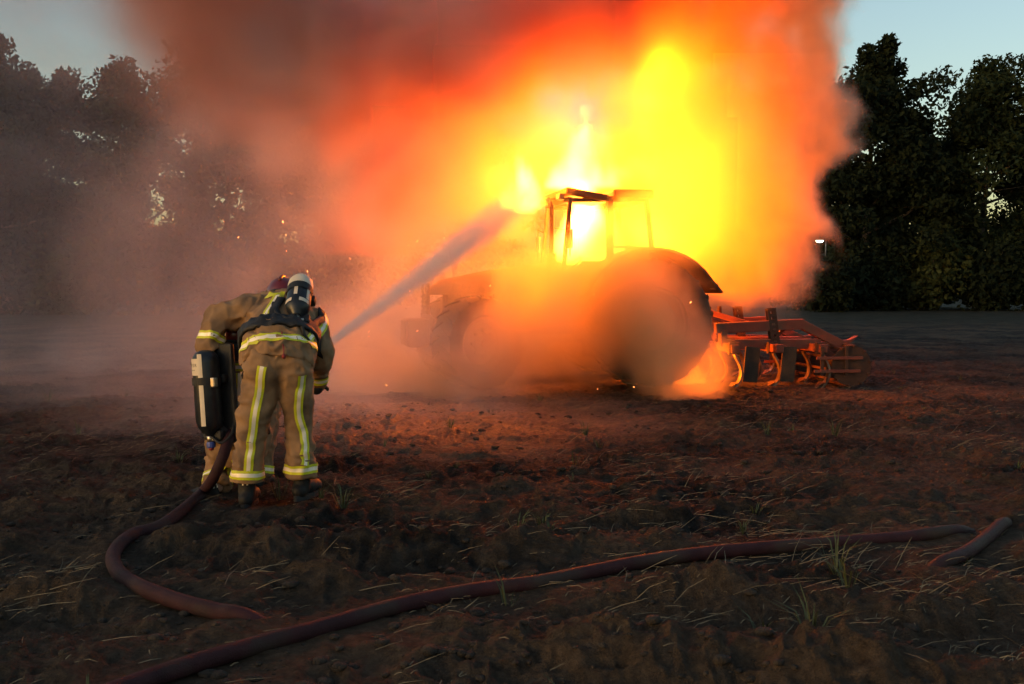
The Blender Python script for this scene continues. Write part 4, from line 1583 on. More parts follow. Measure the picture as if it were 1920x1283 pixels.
boot(f2, aL + Vector((-0.04, -0.015, -0.04)), (-0.75, 0.55, 0), 0.05)
boot(f2, aR + Vector((0, 0, -0.01)), (0.2, 1, 0))
helmet(f2, hd + Vector((0, 0, 0.02)), (0.45, 0.9, -0.12), (0, 0.1, 1), 0.135)
glove(f2, wL + Vector((0.02, 0.02, 0.0)), (0.8, 0.3, 0.1), (0, 0.4, 1), 0.85, side=1)
glove(f2, wR + Vector((0.0, 0.02, 0.0)), (0.5, 0.6, 0.1), (0.1, 0.3, 1), 0.85, side=-1)

b2 = P(400, 740, 6.7)
a2, c2, M2, Lc2, inv2 = apparatus('upright black air cylinder with cream lettered label on the crouching firefighter', P(391, 815, 6.60), P(383, 659, 6.62), (-0.5, -0.85, 0.0), 0.088, b2, False)
# cream label patch with a long tail, lettered
arc_strip(M2, 0.088, Lc2 - 0.155, Lc2 - 0.045, R(-14), R(75), 0.0025, 'label', LABEL, c2, 12)
arc_strip(M2, 0.088, 0.06, Lc2 - 0.015, R(-32), R(-12), 0.003, 'stripe', LABEL, c2, 4)
valve(a2, M2, Lc2)
for word, size, zz, wide in (('PIONEER', 0.030, Lc2 - 0.098, 1.0), ('BREATHING', 0.011, Lc2 - 0.122, 1.0)):
    if word == 'BREATHING':
        # the second line is only a row of illegible small strokes in the photograph
        mk = MB()
        for k in range(8):
            a = R(4 + 3.6 * k)
            for dz in (0, 0.008):
                mk.add([M2 @ Vector((math.sin(a + d) * 0.0915, math.cos(a + d) * 0.0915, zz + h)) for d, h in ((0, 0), (0.035, 0), (0.035, 0.005), (0, 0.005))], [(0, 1, 2, 3)])
            break_ = k
        tag(mk.build('small_print', INK, c2, fix=False), kind='stuff')
        continue
    cu = bpy.data.curves.new('lettering', 'FONT')
    cu.body = word
    cu.size = size
    cu.space_character = 1.25
    cu.align_x = 'LEFT'
    to = bpy.data.objects.new('lettering', cu)
    COL.objects.link(to)
    dg = bpy.context.evaluated_depsgraph_get()
    tm = bpy.data.meshes.new_from_object(to.evaluated_get(dg))
    bpy.data.objects.remove(to)
    bm = bmesh.new()
    bm.from_mesh(tm)
    w_ = max(v.co.x for v in bm.verts)
    for v in bm.verts:
        a = R(-8) + (w_ - v.co.x) / 0.088
        v.co = M2 @ Vector((math.sin(a) * 0.0915, math.cos(a) * 0.0915, zz + v.co.y))
    bm.to_mesh(tm)
    bm.free()
    tm.materials.append(INK)
    link(bpy.data.objects.new('lettering', tm), c2)
m = MB()
m.box((0, -0.115, Lc2 * 0.47), (0.28, 0.04, Lc2 + 0.12), None, 0.018)
m.box((0, -0.09, Lc2 * 0.66), (0.2, 0.07, 0.06), None, 0.015)
m.build('backplate', BLK, a2, M=M2)
arc_strip(M2, 0.088, Lc2 * 0.60, Lc2 * 0.60 + 0.05, R(-170), R(170), 0.007, 'cylinder_strap', BLK, a2, 26)
m = MB()
m.box((-0.10, 0.03, Lc2 * 0.625), (0.03, 0.05, 0.065), Matrix.Rotation(R(20), 3, 'Z'), 0.008)
m.build('buckle', BRASS, a2, M=M2)
jw2 = Matrix.Translation(Vector(b2) * -1) @ Matrix.Translation((-1.86, 6.86, 0))
wb2 = ribbon(bj2, ring_rays(hip.lerp(chs, 0.22), ax2, 56, 0.5), 0.07, 0.014, closed=True, rmax=0.24, parent=a2, name='waist_belt', cols=(-1, 1), fm=(0,), mats=[BLK], thick=0.014)
wb2.data.transform(jw2)
for path in ([(412, 780), (412, 740), (416, 700), (420, 665)], [(462, 780), (466, 740), (470, 700), (472, 665)]):
    st_ = ribbon(bj2, shift(px_rays(path, 6.75, 8), I2), 0.06, 0.014, parent=a2, name='shoulder_strap', cols=(-1, 1), fm=(0,), mats=[BLK], thick=0.014)
    if st_:
        st_.data.transform(jw2)
m = MB()
for x0, y0, x1, y1, dd in ((405, 800, 425, 822, 6.66), (398, 818, 430, 826, 6.64), (412, 670, 430, 650, 6.74), (420, 690, 422, 790, 6.72)):
    chain(m, [(P(x0, y0, dd) - Vector(b2), 0.04), (P((x0 + x1) / 2, (y0 + y1) / 2, dd) - Vector(b2), 0.045), (P(x1, y1, dd) - Vector(b2), 0.036)])
fuse('harness_pad', m, BLK, a2, 0.011, 2, wrinkle=0.012, wscale=(18, 18, 18), seed=6)
m = MB()
m.tube([v - Vector(b2) for v in catmull([P(392, 820, 6.58), P(412, 832, 6.55), P(432, 812, 6.6), P(436, 780, 6.66)], 8)], 0.010, 8)
m.build('air_hose', BLK, a2, smooth=True)
# ================================================================ hose, nozzle, water jet
HOSEM = mat('hose_dark_red_rubber', (0.026, 0.009, 0.012), (0.044, 0.015, 0.019), 0.7, 14.0, c3=(0.04, 0.03, 0.025), s2=3.0, bump=0.35, bscale=160, spec=0.2)
NOZ = P(574, 676, 7.40)
TARGET_PT = P(1012, 352, 14.7)
jd = (TARGET_PT - NOZ).normalized()
up_path = [NOZ, NOZ - jd * 0.15, P(520, 705, 7.25), P(470, 760, 6.95), P(432, 812, 6.66), P(412, 862, 6.52), P(393, 902, 6.55)]
hidden1 = [Vector((HOSE_A[-1].x + 0.25, HOSE_A[-1].y - 0.02, -0.05)), Vector((-0.2, 4.35, -0.16)), Vector((1.0, 4.6, -0.16)), Vector((HOSE_B[0].x - 0.25, HOSE_B[0].y - 0.12, -0.06))]
bend = [P(1896, 968, 6.05), P(1872, 962, 6.2), P(1838, 982, 5.98)]
for b in bend:
    b.z = 0.0
bend[0].z = -0.03
bend[1].z = -0.10
bend[2].z = -0.08
allp = up_path + HOSE_A + hidden1 + HOSE_B + bend + HOSE_C + [Vector((-3.0, 2.2, 0.02)), Vector((-4.2, 1.0, 0.02))]
hp = catmull(allp, 7)
m = MB()
m.tube(hp, HR, 14)
hose = m.build('fire_hose', HOSEM, None, smooth=True)
tag(hose, 'dark red rubber fire hose snaking over the ploughed soil to the firefighters', 'hose')
# nozzle
noz = empty('hose_nozzle', NOZ)
tag(noz, 'hose nozzle aimed at the tractor from the crouching firefighter\'s hands', 'nozzle')
z = jd
x = Vector((0, 0, 1)).cross(z).normalized()
MN = Matrix((x, z.cross(x), z)).transposed().to_4x4()
MB().lathe([(0.0, -0.16), (0.042, -0.16), (0.042, -0.10), (0.032, -0.09), (0.032, 0.0), (0.036, 0.01), (0.036, 0.05), (0.026, 0.10), (0.0, 0.10)], 'Z', 18, M=MN).build('barrel', BLK, noz, smooth=True)
MB().lathe([(0.030, 0.09), (0.045, 0.10), (0.048, 0.16), (0.038, 0.17), (0.012, 0.165), (0.0, 0.15)], 'Z', 18, M=MN).build('tip', REDH, noz, smooth=True)
MB().tube([MN @ Vector((0.04, 0, -0.02)), MN @ Vector((0.06, 0, 0.05)), MN @ Vector((-0.0, 0.075, 0.06)), MN @ Vector((-0.06, 0, 0.05)), MN @ Vector((-0.04, 0, -0.02))], 0.008, 6).build('bail_handle', BLK, noz)
MB().bar(MN @ Vector((0, -0.03, -0.05)), MN @ Vector((0, -0.14, -0.07)), 0.03, 0.035, (0, 1, 0), 0.008).build('pistol_grip', BLK, noz)

# the jet: a widening cone of spray, dense along its axis and fraying outwards
Lj = (TARGET_PT - NOZ).length - 0.17
J0 = NOZ + jd * 0.17
R0J, R1J = 0.032, 0.42
m = MB()
NS, NR = 40, 20
for i in range(NS + 1):
    t = i / NS
    r = R0J + (R1J - R0J) * t
    for j in range(NR):
        a = 2 * math.pi * j / NR
        m.v.append(Vector((math.cos(a) * r, math.sin(a) * r, Lj * t)))
for i in range(NS):
    for j in range(NR):
        a, b = i * NR + j, i * NR + (j + 1) % NR
        m.f.append((a, b, b + NR, a + NR))
m.f.append(tuple(reversed(range(NR))))
m.f.append(tuple(NS * NR + j for j in range(NR)))
m.m = [0] * len(m.f)
SPRAY = bpy.data.materials.new('water_spray')
SPRAY.use_nodes = True
tt = SPRAY.node_tree
tt.nodes.clear()
so = tt.nodes.new('ShaderNodeOutputMaterial')
sc_ = tt.nodes.new('ShaderNodeVolumeScatter')
sa_ = tt.nodes.new('ShaderNodeVolumeAbsorption')
sc_.inputs['Color'].default_value = (0.62, 0.80, 1.0, 1)
sc_.inputs['Anisotropy'].default_value = -0.3
sa_.inputs['Color'].default_value = (0.30, 0.42, 0.52, 1)
sad = tt.nodes.new('ShaderNodeAddShader')
tcn = tt.nodes.new('ShaderNodeTexCoord')
sep = tt.nodes.new('ShaderNodeSeparateXYZ')
tt.links.new(tcn.outputs['Object'], sep.inputs[0])


def sm(op, a_, b_=None, c_=None):
    n = tt.nodes.new('ShaderNodeMath')
    n.operation = op
    for k, s_ in enumerate((a_, b_, c_)):
        if s_ is None:
            continue
        if isinstance(s_, (int, float)):
            n.inputs[k].default_value = s_
        else:
            tt.links.new(s_, n.inputs[k])
    return n.outputs[0]


tz = sm('DIVIDE', sep.outputs['Z'], Lj)
rz = sm('MULTIPLY_ADD', tz, R1J - R0J, R0J)
rho2 = sm('ADD', sm('MULTIPLY', sep.outputs['X'], sep.outputs['X']), sm('MULTIPLY', sep.outputs['Y'], sep.outputs['Y']))
q2 = sm('DIVIDE', rho2, sm('MULTIPLY', rz, rz))
core = sm('POWER', sm('MAXIMUM', sm('SUBTRACT', 1.0, q2), 0.0), 2.5)
nzv = tt.nodes.new('ShaderNodeTexNoise')
nzv.inputs['Scale'].default_value = 1.0
nzv.inputs['Detail'].default_value = 3
mpn = tt.nodes.new('ShaderNodeMapping')
mpn.inputs['Scale'].default_value = (11, 11, 1.3)
tt.links.new(tcn.outputs['Object'], mpn.inputs[0])
tt.links.new(mpn.outputs[0], nzv.inputs['Vector'])
fray = sm('MAXIMUM', sm('MULTIPLY_ADD', nzv.outputs['Fac'], 2.6, -0.45), 0.1)
# amount of water per metre stays the same while the cone widens; the tip breaks up into mist
dn = sm('DIVIDE', 0.8, rz)
tip = sm('MINIMUM', sm('MULTIPLY', sm('SUBTRACT', 1.0, tz), 2.6), 1.0)
dn = sm('MULTIPLY', sm('MULTIPLY', sm('MULTIPLY', dn, core), fray), tip)
tt.links.new(dn, sc_.inputs['Density'])
tt.links.new(sm('MULTIPLY', dn, 0.7), sa_.inputs['Density'])
tt.links.new(sc_.outputs[0], sad.inputs[0])
tt.links.new(sa_.outputs[0], sad.inputs[1])
tt.links.new(sad.outputs[0], so.inputs['Volume'])
MJ = Matrix.Translation(J0) @ MN
jet = m.build('water_jet', SPRAY, None, smooth=True)
jet.matrix_world = MJ
tag(jet, 'bluish grey jet of water spraying from the nozzle up to the cab', 'water jet')
# ================================================================ loose clods, straw, weeds
STRAW = mat('straw', (0.11, 0.085, 0.05), (0.22, 0.17, 0.10), 0.8, 30.0)
WEED = mat('weed_green', (0.035, 0.048, 0.016), (0.08, 0.09, 0.035), 0.75, 20.0)
CLOD = mat('soil_clod', (0.015, 0.012, 0.009), (0.045, 0.033, 0.023), 0.95, 25.0, bump=0.8, bscale=90)


def scatter_xy(n, r, y0, y1, p=1.6, wid=0.62):
    y = y0 + (y1 - y0) * r.random(n) ** p
    x = (r.random(n) * 2 - 1) * (wid * y + 0.4)
    return x, y


r = np.random.default_rng(5)
# straw: bent thin blades, in drifts
nst = 5200
x, y = scatter_xy(nst * 3, r, 2.6, 16, 1.5)
keep = r.random(nst * 3) < sstep(0.46, 0.68, n2(x, y, 0.9, 44.0, 3)) * 0.9 + 0.06
x, y = x[keep][:nst], y[keep][:nst]
n = len(x)
zz = height(x, y)
a = r.normal(0, 0.7, n) + (r.random(n) < 0.25) * r.random(n) * 3
L = 0.03 + 0.19 * r.random(n) ** 3
tilt = np.abs(r.normal(0.12, 0.22, n))
dx, dy, dz = np.cos(a) * np.cos(tilt), np.sin(a) * np.cos(tilt), np.sin(tilt)
w = 0.0008 + 0.0011 * r.random(n)
px_, py_ = -np.sin(a) * w, np.cos(a) * w
bend = r.normal(0, 0.06, n) * L
B = np.stack([x, y, zz + 0.004], -1)
D = np.stack([dx, dy, dz], -1) * L[:, None]
Sd = np.stack([px_, py_, w * 0.8], -1)
mid = B + D * 0.5 + np.stack([-np.sin(a) * bend, np.cos(a) * bend, 0.004 + np.abs(bend) * 0.2], -1)
end = B + D
v = np.stack([B - Sd, B + Sd, mid + Sd, mid - Sd, end + Sd * 0.4, end - Sd * 0.4], 1).reshape(-1, 3)
i0 = np.arange(n)[:, None] * 6
q = np.concatenate([i0 + np.array([[0, 1, 2, 3]]), i0 + np.array([[3, 2, 4, 5]])], 0)
st = link(bpy.data.objects.new('straw', big_mesh('straw', v, q, STRAW, False)))
tag(st, 'scattered dry straw and stubble lying on the ploughed soil', 'straw', kind='stuff')
# weeds and grass tufts
nt_ = 80
x, y = scatter_xy(nt_, r, 3.0, 18, 1.3)
V, Q = [], []
for k in range(nt_):
    if abs(x[k] - 0.6) < 3.2 and y[k] > 12.8:
        continue
    nb = int(5 + 14 * r.random())
    z0 = hz(x[k], y[k])
    Hh = 0.05 + 0.17 * r.random() ** 1.6
    for j in range(nb):
        a = r.random() * 6.28
        b = np.array([x[k], y[k], z0 - 0.01]) + np.array([math.cos(a), math.sin(a), 0]) * 0.03 * r.random()
        lean = np.array([math.cos(a), math.sin(a), 0]) * Hh * (0.2 + 0.9 * r.random())
        h_ = Hh * (0.5 + 0.6 * r.random())
        s = np.array([-math.sin(a), math.cos(a), 0]) * (0.0022 + 0.002 * r.random())
        m1_ = b + lean * 0.35 + np.array([0, 0, h_ * 0.65])
        e_ = b + lean + np.array([0, 0, h_ * (0.75 + 0.3 * r.random())])
        k0 = len(V)
        V += [b - s, b + s, m1_ + s, m1_ - s, e_ + s * 0.2, e_ - s * 0.2]
        Q += [(k0, k0 + 1, k0 + 2, k0 + 3), (k0 + 3, k0 + 2, k0 + 4, k0 + 5)]
wd = link(bpy.data.objects.new('weeds', big_mesh('weeds', np.array(V), np.array(Q), WEED, False)))
tag(wd, 'thin tufts of weeds and grass sprouting between the clods', 'weeds', kind='stuff')
# clods: lumpy little rocks of soil
bm = bmesh.new()
bmesh.ops.create_icosphere(bm, subdivisions=2, radius=1)
tv = np.array([v.co[:] for v in bm.verts])
bm.verts.ensure_lookup_table()
tf = np.array([[v.index for v in f.verts] for f in bm.faces])
bm.free()
V, Q = [], []
ncl = 7000
x, y = scatter_xy(ncl, r, 2.4, 17, 1.5)
zz = height(x, y)
gate = n2(x, y, 1.3, 52.0, 3)
cnt = 0
for k in range(ncl):
    if r.random() > sstep(0.35, 0.62, gate[k]) * 0.9 + 0.1:
        continue
    s = (0.006 + 0.024 * r.random() ** 5) * (1.0 + 0.25 * min(1, y[k] / 12))
    d = 0.62 + 0.75 * fbm(tv * 1.4 + r.random(3) * 50, 3)
    vv = tv * d[:, None] * s * np.array([1.3, 1.0, 0.6])
    a = r.random() * 6.28
    c_, s_ = math.cos(a), math.sin(a)
    vv = np.stack([vv[:, 0] * c_ - vv[:, 1] * s_, vv[:, 0] * s_ + vv[:, 1] * c_, vv[:, 2]], -1)
    V.append(vv + np.array([x[k], y[k], zz[k] + s * 0.1]))
    Q.append(tf + cnt)
    cnt += len(tv)
cd = link(bpy.data.objects.new('soil_clods', big_mesh('soil_clods', np.concatenate(V), np.concatenate(Q), CLOD, True)))
tag(cd, 'loose crumbs and clods of brown soil strewn over the field', 'clods', kind='stuff')
# ================================================================ fire and smoke
def fog_object(name, lo, hi, voxel, dens, material):
    """a mesh point lattice carrying a density; geometry nodes turn it into a fog volume"""
    nx, ny, nz = dens.shape
    me = bpy.data.meshes.new(name)
    me.vertices.add(nx * ny * nz)
    X = np.zeros((nx * ny * nz, 3), np.float32)
    g = np.indices((nx, ny, nz)).reshape(3, -1).T
    X[:] = np.array(lo, np.float32) + g * voxel
    me.vertices.foreach_set('co', X.ravel())
    a = me.attributes.new('fog', 'FLOAT', 'POINT')
    a.data.foreach_set('value', dens.astype(np.float32).ravel())
    o = link(bpy.data.objects.new(name, me))
    ng = bpy.data.node_groups.new(name + '_volume', 'GeometryNodeTree')
    ng.interface.new_socket('Geometry', in_out='INPUT', socket_type='NodeSocketGeometry')
    ng.interface.new_socket('Geometry', in_out='OUTPUT', socket_type='NodeSocketGeometry')
    N, L = ng.nodes, ng.links
    gi, go = N.new('NodeGroupInput'), N.new('NodeGroupOutput')
    pos = N.new('GeometryNodeInputPosition')

    def vm(op, a_, b_):
        n = N.new('ShaderNodeVectorMath')
        n.operation = op
        for k, s in enumerate((a_, b_)):
            if s is None:
                continue
            if isinstance(s, tuple):
                n.inputs[k].default_value = s
            else:
                L.new(s, n.inputs[k])
        return n.outputs[0]

    def mm(op, a_, b_, c_=None):
        n = N.new('ShaderNodeMath')
        n.operation = op
        for k, s in enumerate((a_, b_, c_)):
            if s is None:
                continue
            if isinstance(s, (int, float)):
                n.inputs[k].default_value = s
            else:
                L.new(s, n.inputs[k])
        return n.outputs[0]

    q = vm('SUBTRACT', pos.outputs[0], tuple(lo))
    q = vm('MULTIPLY', q, (1 / voxel,) * 3)
    q = vm('ADD', q, (0.5, 0.5, 0.5))
    q = vm('FLOOR', q, None)
    sp = N.new('ShaderNodeSeparateXYZ')
    L.new(q, sp.inputs[0])
    cx = mm('MINIMUM', mm('MAXIMUM', sp.outputs[0], 0), nx - 1)
    cyy = mm('MINIMUM', mm('MAXIMUM', sp.outputs[1], 0), ny - 1)
    cz = mm('MINIMUM', mm('MAXIMUM', sp.outputs[2], 0), nz - 1)
    f2i = N.new('FunctionNodeFloatToInt')
    f2i.rounding_mode = 'ROUND'
    # two-step index keeps the float exact (below 2^24)
    idx = mm('ADD', mm('MULTIPLY', mm('ADD', mm('MULTIPLY', cx, ny), cyy), nz), cz)
    L.new(idx, f2i.inputs[0])
    at = N.new('GeometryNodeInputNamedAttribute')
    at.data_type = 'FLOAT'
    at.inputs[0].default_value = 'fog'
    si = N.new('GeometryNodeSampleIndex')
    si.data_type = 'FLOAT'
    si.domain = 'POINT'
    L.new(gi.outputs[0], si.inputs[0])
    L.new(at.outputs[0], si.inputs['Value'])
    L.new(f2i.outputs[0], si.inputs['Index'])
    vc = N.new('GeometryNodeVolumeCube')
    L.new(si.outputs[0], vc.inputs['Density'])
    vc.inputs['Min'].default_value = tuple(lo)
    vc.inputs['Max'].default_value = tuple(hi)
    vc.inputs['Resolution X'].default_value = nx
    vc.inputs['Resolution Y'].default_value = ny
    vc.inputs['Resolution Z'].default_value = nz
    sm = N.new('GeometryNodeSetMaterial')
    sm.inputs['Material'].default_value = material
    L.new(vc.outputs[0], sm.inputs[0])
    L.new(sm.outputs[0], go.inputs[0])
    me.materials.append(material)
    md = o.modifiers.new('fog', 'NODES')
    md.node_group = ng
    return o


def smoke_material(name, scatter, absorb, aniso):
    """scatter / absorb: extinction per metre and per channel at grid density 1"""
    m = bpy.data.materials.new(name)
    m.use_nodes = True
    t = m.node_tree
    t.nodes.clear()
    out = t.nodes.new('ShaderNodeOutputMaterial')
    at = t.nodes.new('ShaderNodeAttribute')
    at.attribute_name = 'density'

    def med(kind, col, inv):
        n = t.nodes.new(kind)
        k = max(col)
        c = [x / k for x in col]
        n.inputs['Color'].default_value = (*([1 - x for x in c] if inv else c), 1)
        mu = t.nodes.new('ShaderNodeMath')
        mu.operation = 'MULTIPLY'
        mu.inputs[1].default_value = k
        t.links.new(at.outputs['Fac'], mu.inputs[0])
        t.links.new(mu.outputs[0], n.inputs['Density'])
        return n
    s = med('ShaderNodeVolumeScatter', scatter, False)
    s.inputs['Anisotropy'].default_value = aniso
    a = med('ShaderNodeVolumeAbsorption', absorb, True)
    ad = t.nodes.new('ShaderNodeAddShader')
    t.links.new(s.outputs[0], ad.inputs[0])
    t.links.new(a.outputs[0], ad.inputs[1])
    t.links.new(ad.outputs[0], out.inputs['Volume'])
    m.cycles.volume_sampling = 'MULTIPLE_IMPORTANCE'
    m.cycles.volume_interpolation = 'LINEAR'
    return m


VOX = 0.10
S_LO = np.array([-13.0, 8.6, -0.1])
S_HI = np.array([7.2, 21.5, 9.4])
dims = np.round((S_HI - S_LO) / VOX).astype(int) + 1
S_HI = S_LO + (dims - 1) * VOX
gx, gy, gz = [S_LO[k] + np.arange(dims[k]) * VOX for k in range(3)]
G = np.stack(np.meshgrid(gx, gy, gz, indexing='ij'), -1).astype(np.float32)

# billow warp shared by all layers
w1 = fbm(G * 0.45 + 3.1, 2) - 0.5
w2 = fbm(G * 0.45 + 41.7, 2) - 0.5
nbig = fbm(G * np.array([0.35, 0.35, 0.45]) + 9.0, 4)
nfine = fbm(G * 1.25 + 77.0, 3)
Wp = G + np.stack([w1, w2 * 0.6, (w2 - w1) * 0.5], -1).astype(np.float32) * 1.3
puff = np.abs(2 * vnoise(Wp * 0.95 + 5.0) - 1) * 0.55 + np.abs(2 * vnoise(Wp * 2.1 + 15.0) - 1) * 0.3 + np.abs(2 * vnoise(Wp * 4.3 + 25.0) - 1) * 0.15   # rounded billows


def path_dist(p, path):
    """distance minus radius to a chain of (x,y,z,r) nodes"""
    best = np.full(p.shape[:-1], 1e9, np.float32)
    for a, b in zip(path[:-1], path[1:]):
        A, B = np.array(a[:3], np.float32), np.array(b[:3], np.float32)
        d = B - A
        t = np.clip(((p - A) @ d) / (d @ d), 0, 1)
        q = p - (A + t[..., None] * d)
        r = a[3] + (b[3] - a[3]) * t
        best = np.minimum(best, np.sqrt((q * q).sum(-1)) - r)
    return best


X_, Y_, Z_ = G[..., 0], G[..., 1], G[..., 2]
dens = np.zeros(G.shape[:3], np.float32)
soot = np.zeros(G.shape[:3], np.float32)
# 1 main plume: out of the cab and the rear, straight up at its right side, thick
d1 = path_dist(Wp, [(1.5, 16.6, 2.9, 0.9), (3.30, 17.0, 2.9, 1.55), (3.35, 17.2, 4.6, 1.9), (3.1, 17.4, 7.0, 2.6), (2.2, 17.5, 11.0, 3.4)])
dd = d1 + (puff - 0.40) * 1.15
m1 = sstep(0.03, -0.12, dd)
bil = sstep(0.36, 0.62, fbm(Wp * 0.8 + np.stack([w2, w1, nbig - 0.5], -1).astype(np.float32) * 2.0 + 120.0, 4))
dens += m1 * (0.16 + 1.7 * bil * (0.4 + 1.2 * puff)) * 0.9
# fresh billows keep a dense skin on the windward side
dens += np.exp(-((dd + 0.16) / 0.14) ** 2) * 1.8 * sstep(1.8, 3.4, X_) * sstep(1.0, 2.0, Z_)
# 2 soot: the sheet drifting up and to the left towards the camera, and the curtain behind the fire
d2 = path_dist(Wp, [(4.4, 14.2, 7.2, 1.3), (1.5, 14.1, 5.65, 1.2), (-0.6, 13.9, 4.8, 1.1), (-2.6, 13.8, 4.5, 1.2), (-4.4, 13.7, 5.2, 1.4), (-6.5, 13.8, 6.4, 1.7)])
m2 = sstep(0.25, -0.75, d2 + (nbig - 0.5) * 1.2 + (puff - 0.4) * 0.9)
soot += m2 * (0.3 + 0.9 * nbig) * (0.45 + 1.1 * bil) * 2.7 * (0.05 + 0.95 * sstep(-5.9, -3.6, X_))
d8 = path_dist(Wp, [(0.6, 18.6, 3.0, 1.6), (-1.6, 18.8, 5.0, 2.2), (-4.2, 18.8, 6.4, 2.2), (-8.0, 18.8, 8.2, 2.2)])
soot += sstep(0.6, -1.6, d8 + (nbig - 0.5) * 2.2 + (puff - 0.4) * 0.6) * (0.2 + 1.0 * nbig) * 0.8 * sstep(-7.8, -5.0, X_)
d9 = path_dist(Wp, [(-0.7, 15.1, 4.7, 0.9), (-1.4, 15.1, 3.4, 0.8), (-2.4, 14.9, 2.3, 0.6)])
soot += sstep(0.4, -0.5, d9 + (puff - 0.4) * 1.2) * 1.5 * (0.3 + nfine)
# 3 pale smoke and steam rolling round the tractor body, camera side
d3 = path_dist(Wp, [(-2.2, 14.0, 0.4, 0.4), (-0.7, 13.3, 0.3, 0.35), (0.5, 13.3, 1.0, 0.85), (1.0, 13.5, 0.6, 0.7), (1.5, 13.5, 1.35, 0.75), (1.8, 13.35, 0.95, 0.75), (2.05, 13.4, 0.35, 0.55)])
m3 = sstep(0.3, -0.45, d3 + (puff - 0.38) * 1.2)
dens += m3 * (0.25 + 1.3 * nfine) * 1.9
# steam thrown up round the front of the tractor where the jet strikes
d6 = path_dist(Wp, [(-1.5, 14.7, 2.2, 0.45), (-0.3, 14.7, 2.8, 0.85), (0.3, 15.4, 3.6, 0.9)])
dens += sstep(0.4, -0.7, d6 + (nfine - 0.5) * 1.6) * 0.32
# veil of smoke between the cab and the camera
d7 = path_dist(Wp, [(0.1, 13.7, 1.5, 0.7), (1.2, 13.7, 1.6, 0.5), (2.1, 13.8, 2.3, 0.5), (2.4, 14.2, 3.8, 0.9)])
d10 = path_dist(Wp, [(1.9, 13.7, 1.2, 0.5), (2.5, 13.9, 2.3, 0.55), (2.8, 14.3, 3.4, 0.7)])
dens += sstep(0.3, -0.4, d10 + (puff - 0.4) * 1.1) * 0.5
dens += sstep(0.6, -0.8, d7 + (nfine - 0.5) * 1.5) * (0.06 + 0.32 * bil)
# 4 thin smoke drifting left at mid height and hugging the ground
curl = fbm(Wp * np.array([0.9, 0.9, 0.75], np.float32) + np.stack([nbig, w1, w2], -1).astype(np.float32) * 3.0 + 60.0, 4)
lft = sstep(0.8, -1.2, X_) * (0.18 + 0.82 * sstep(-6.5, -1.5, X_)) * sstep(-13.0, -10.0, X_) * sstep(9.6, 12.5, Y_ + (nbig - .5) * 3) * sstep(21, 17, Y_)
wisps = sstep(0.48, 0.66, curl)
thin = lft * (0.045 + 0.24 * wisps) * sstep(8.0, 3.0, Z_)
lg = sstep(1.5, -1.5, X_) * sstep(-13.0, -10.0, X_) * sstep(8.8, 11.5, Y_ + (curl - .5) * 4) * sstep(21, 17, Y_)
thin += lg * 0.055 * np.exp(-np.maximum(Z_, 0) / 0.6) * (0.2 + 1.6 * sstep(0.35, 0.65, curl))
# 5 grey wisp low behind the implement
d5 = path_dist(Wp, [(2.8, 17.0, 1.2, 0.5), (4.4, 17.6, 1.3, 0.55), (5.0, 17.8, 0.7, 0.4)])
dens += sstep(0.3, -0.5, d5) * 0.30 * (0.4 + nfine)
# fade at the faces of the domain
fade = sstep(S_HI[2], S_HI[2] - 0.6, Z_)
for k in (0, 1):
    c = G[..., k]
    fade = fade * sstep(S_LO[k], S_LO[k] + 0.5, c) * sstep(S_HI[k], S_HI[k] - 0.5, c)
dens *= fade
soot *= fade
thin *= fade
dens[dens < 0.004] = 0
soot[soot < 0.004] = 0

SMOKE = smoke_material('smoke_volume', (1.0, 0.88, 0.76), (0.14, 0.30, 0.62), 0.5)
SOOT = smoke_material('soot_volume', (0.88, 0.60, 0.54), (0.34, 0.80, 0.92), 0.35)
smoke = fog_object('smoke', S_LO, S_HI, VOX, dens, SMOKE)
tag(smoke, 'pale smoke and steam billowing from the burning tractor and drifting over the field', 'smoke', kind='stuff')
HAZE = smoke_material('thin_smoke_volume', (0.74, 0.80, 1.0), (0.06, 0.08, 0.05), 0.2)
kx = int((1.6 - S_LO[0]) / VOX) // 2 * 2
th = thin[:kx:2, ::2, ::2]
hz_hi = S_LO + (np.array(th.shape) - 1) * VOX * 2
hazy = fog_object('drifting_smoke', S_LO, hz_hi, VOX * 2, th, HAZE)
tag(hazy, 'thin mauve smoke drifting low across the field behind the firefighters', 'smoke', kind='stuff')
k0 = int((2.0 - S_LO[2]) / VOX)
k1 = int((12.0 - S_LO[1]) / VOX)
lo2 = S_LO + np.array([0, k1, k0]) * VOX
sooty = fog_object('dark_smoke', lo2, S_HI, VOX, soot[:, k1:, k0:], SOOT)
tag(sooty, 'dark red brown smoke sheet drifting high above the tractor', 'smoke', kind='stuff')


def fire_light(name, loc, watts, radius, parent=None, col=(1.0, 0.160, 0.003)):
    l = bpy.data.lights.new(name, 'POINT')
    l.energy = watts
    l.color = col
    l.shadow_soft_size = radius
    o = link(bpy.data.objects.new(name, l), parent)
    o.location = loc
    return o


def flame_material(name, col, strength):
    m = bpy.data.materials.new(name)
    m.use_nodes = True
    t = m.node_tree
    t.nodes.clear()
    out = t.nodes.new('ShaderNodeOutputMaterial')
    at = t.nodes.new('ShaderNodeAttribute')
    at.attribute_name = 'density'
    em = t.nodes.new('ShaderNodeEmission')
    em.inputs['Color'].default_value = (*col, 1)
    mu = t.nodes.new('ShaderNodeMath')
    mu.operation = 'MULTIPLY'
    mu.inputs[1].default_value = strength
    t.links.new(at.outputs['Fac'], mu.inputs[0])
    t.links.new(mu.outputs[0], em.inputs['Strength'])
    t.links.new(em.outputs[0], out.inputs['Volume'])
    return m


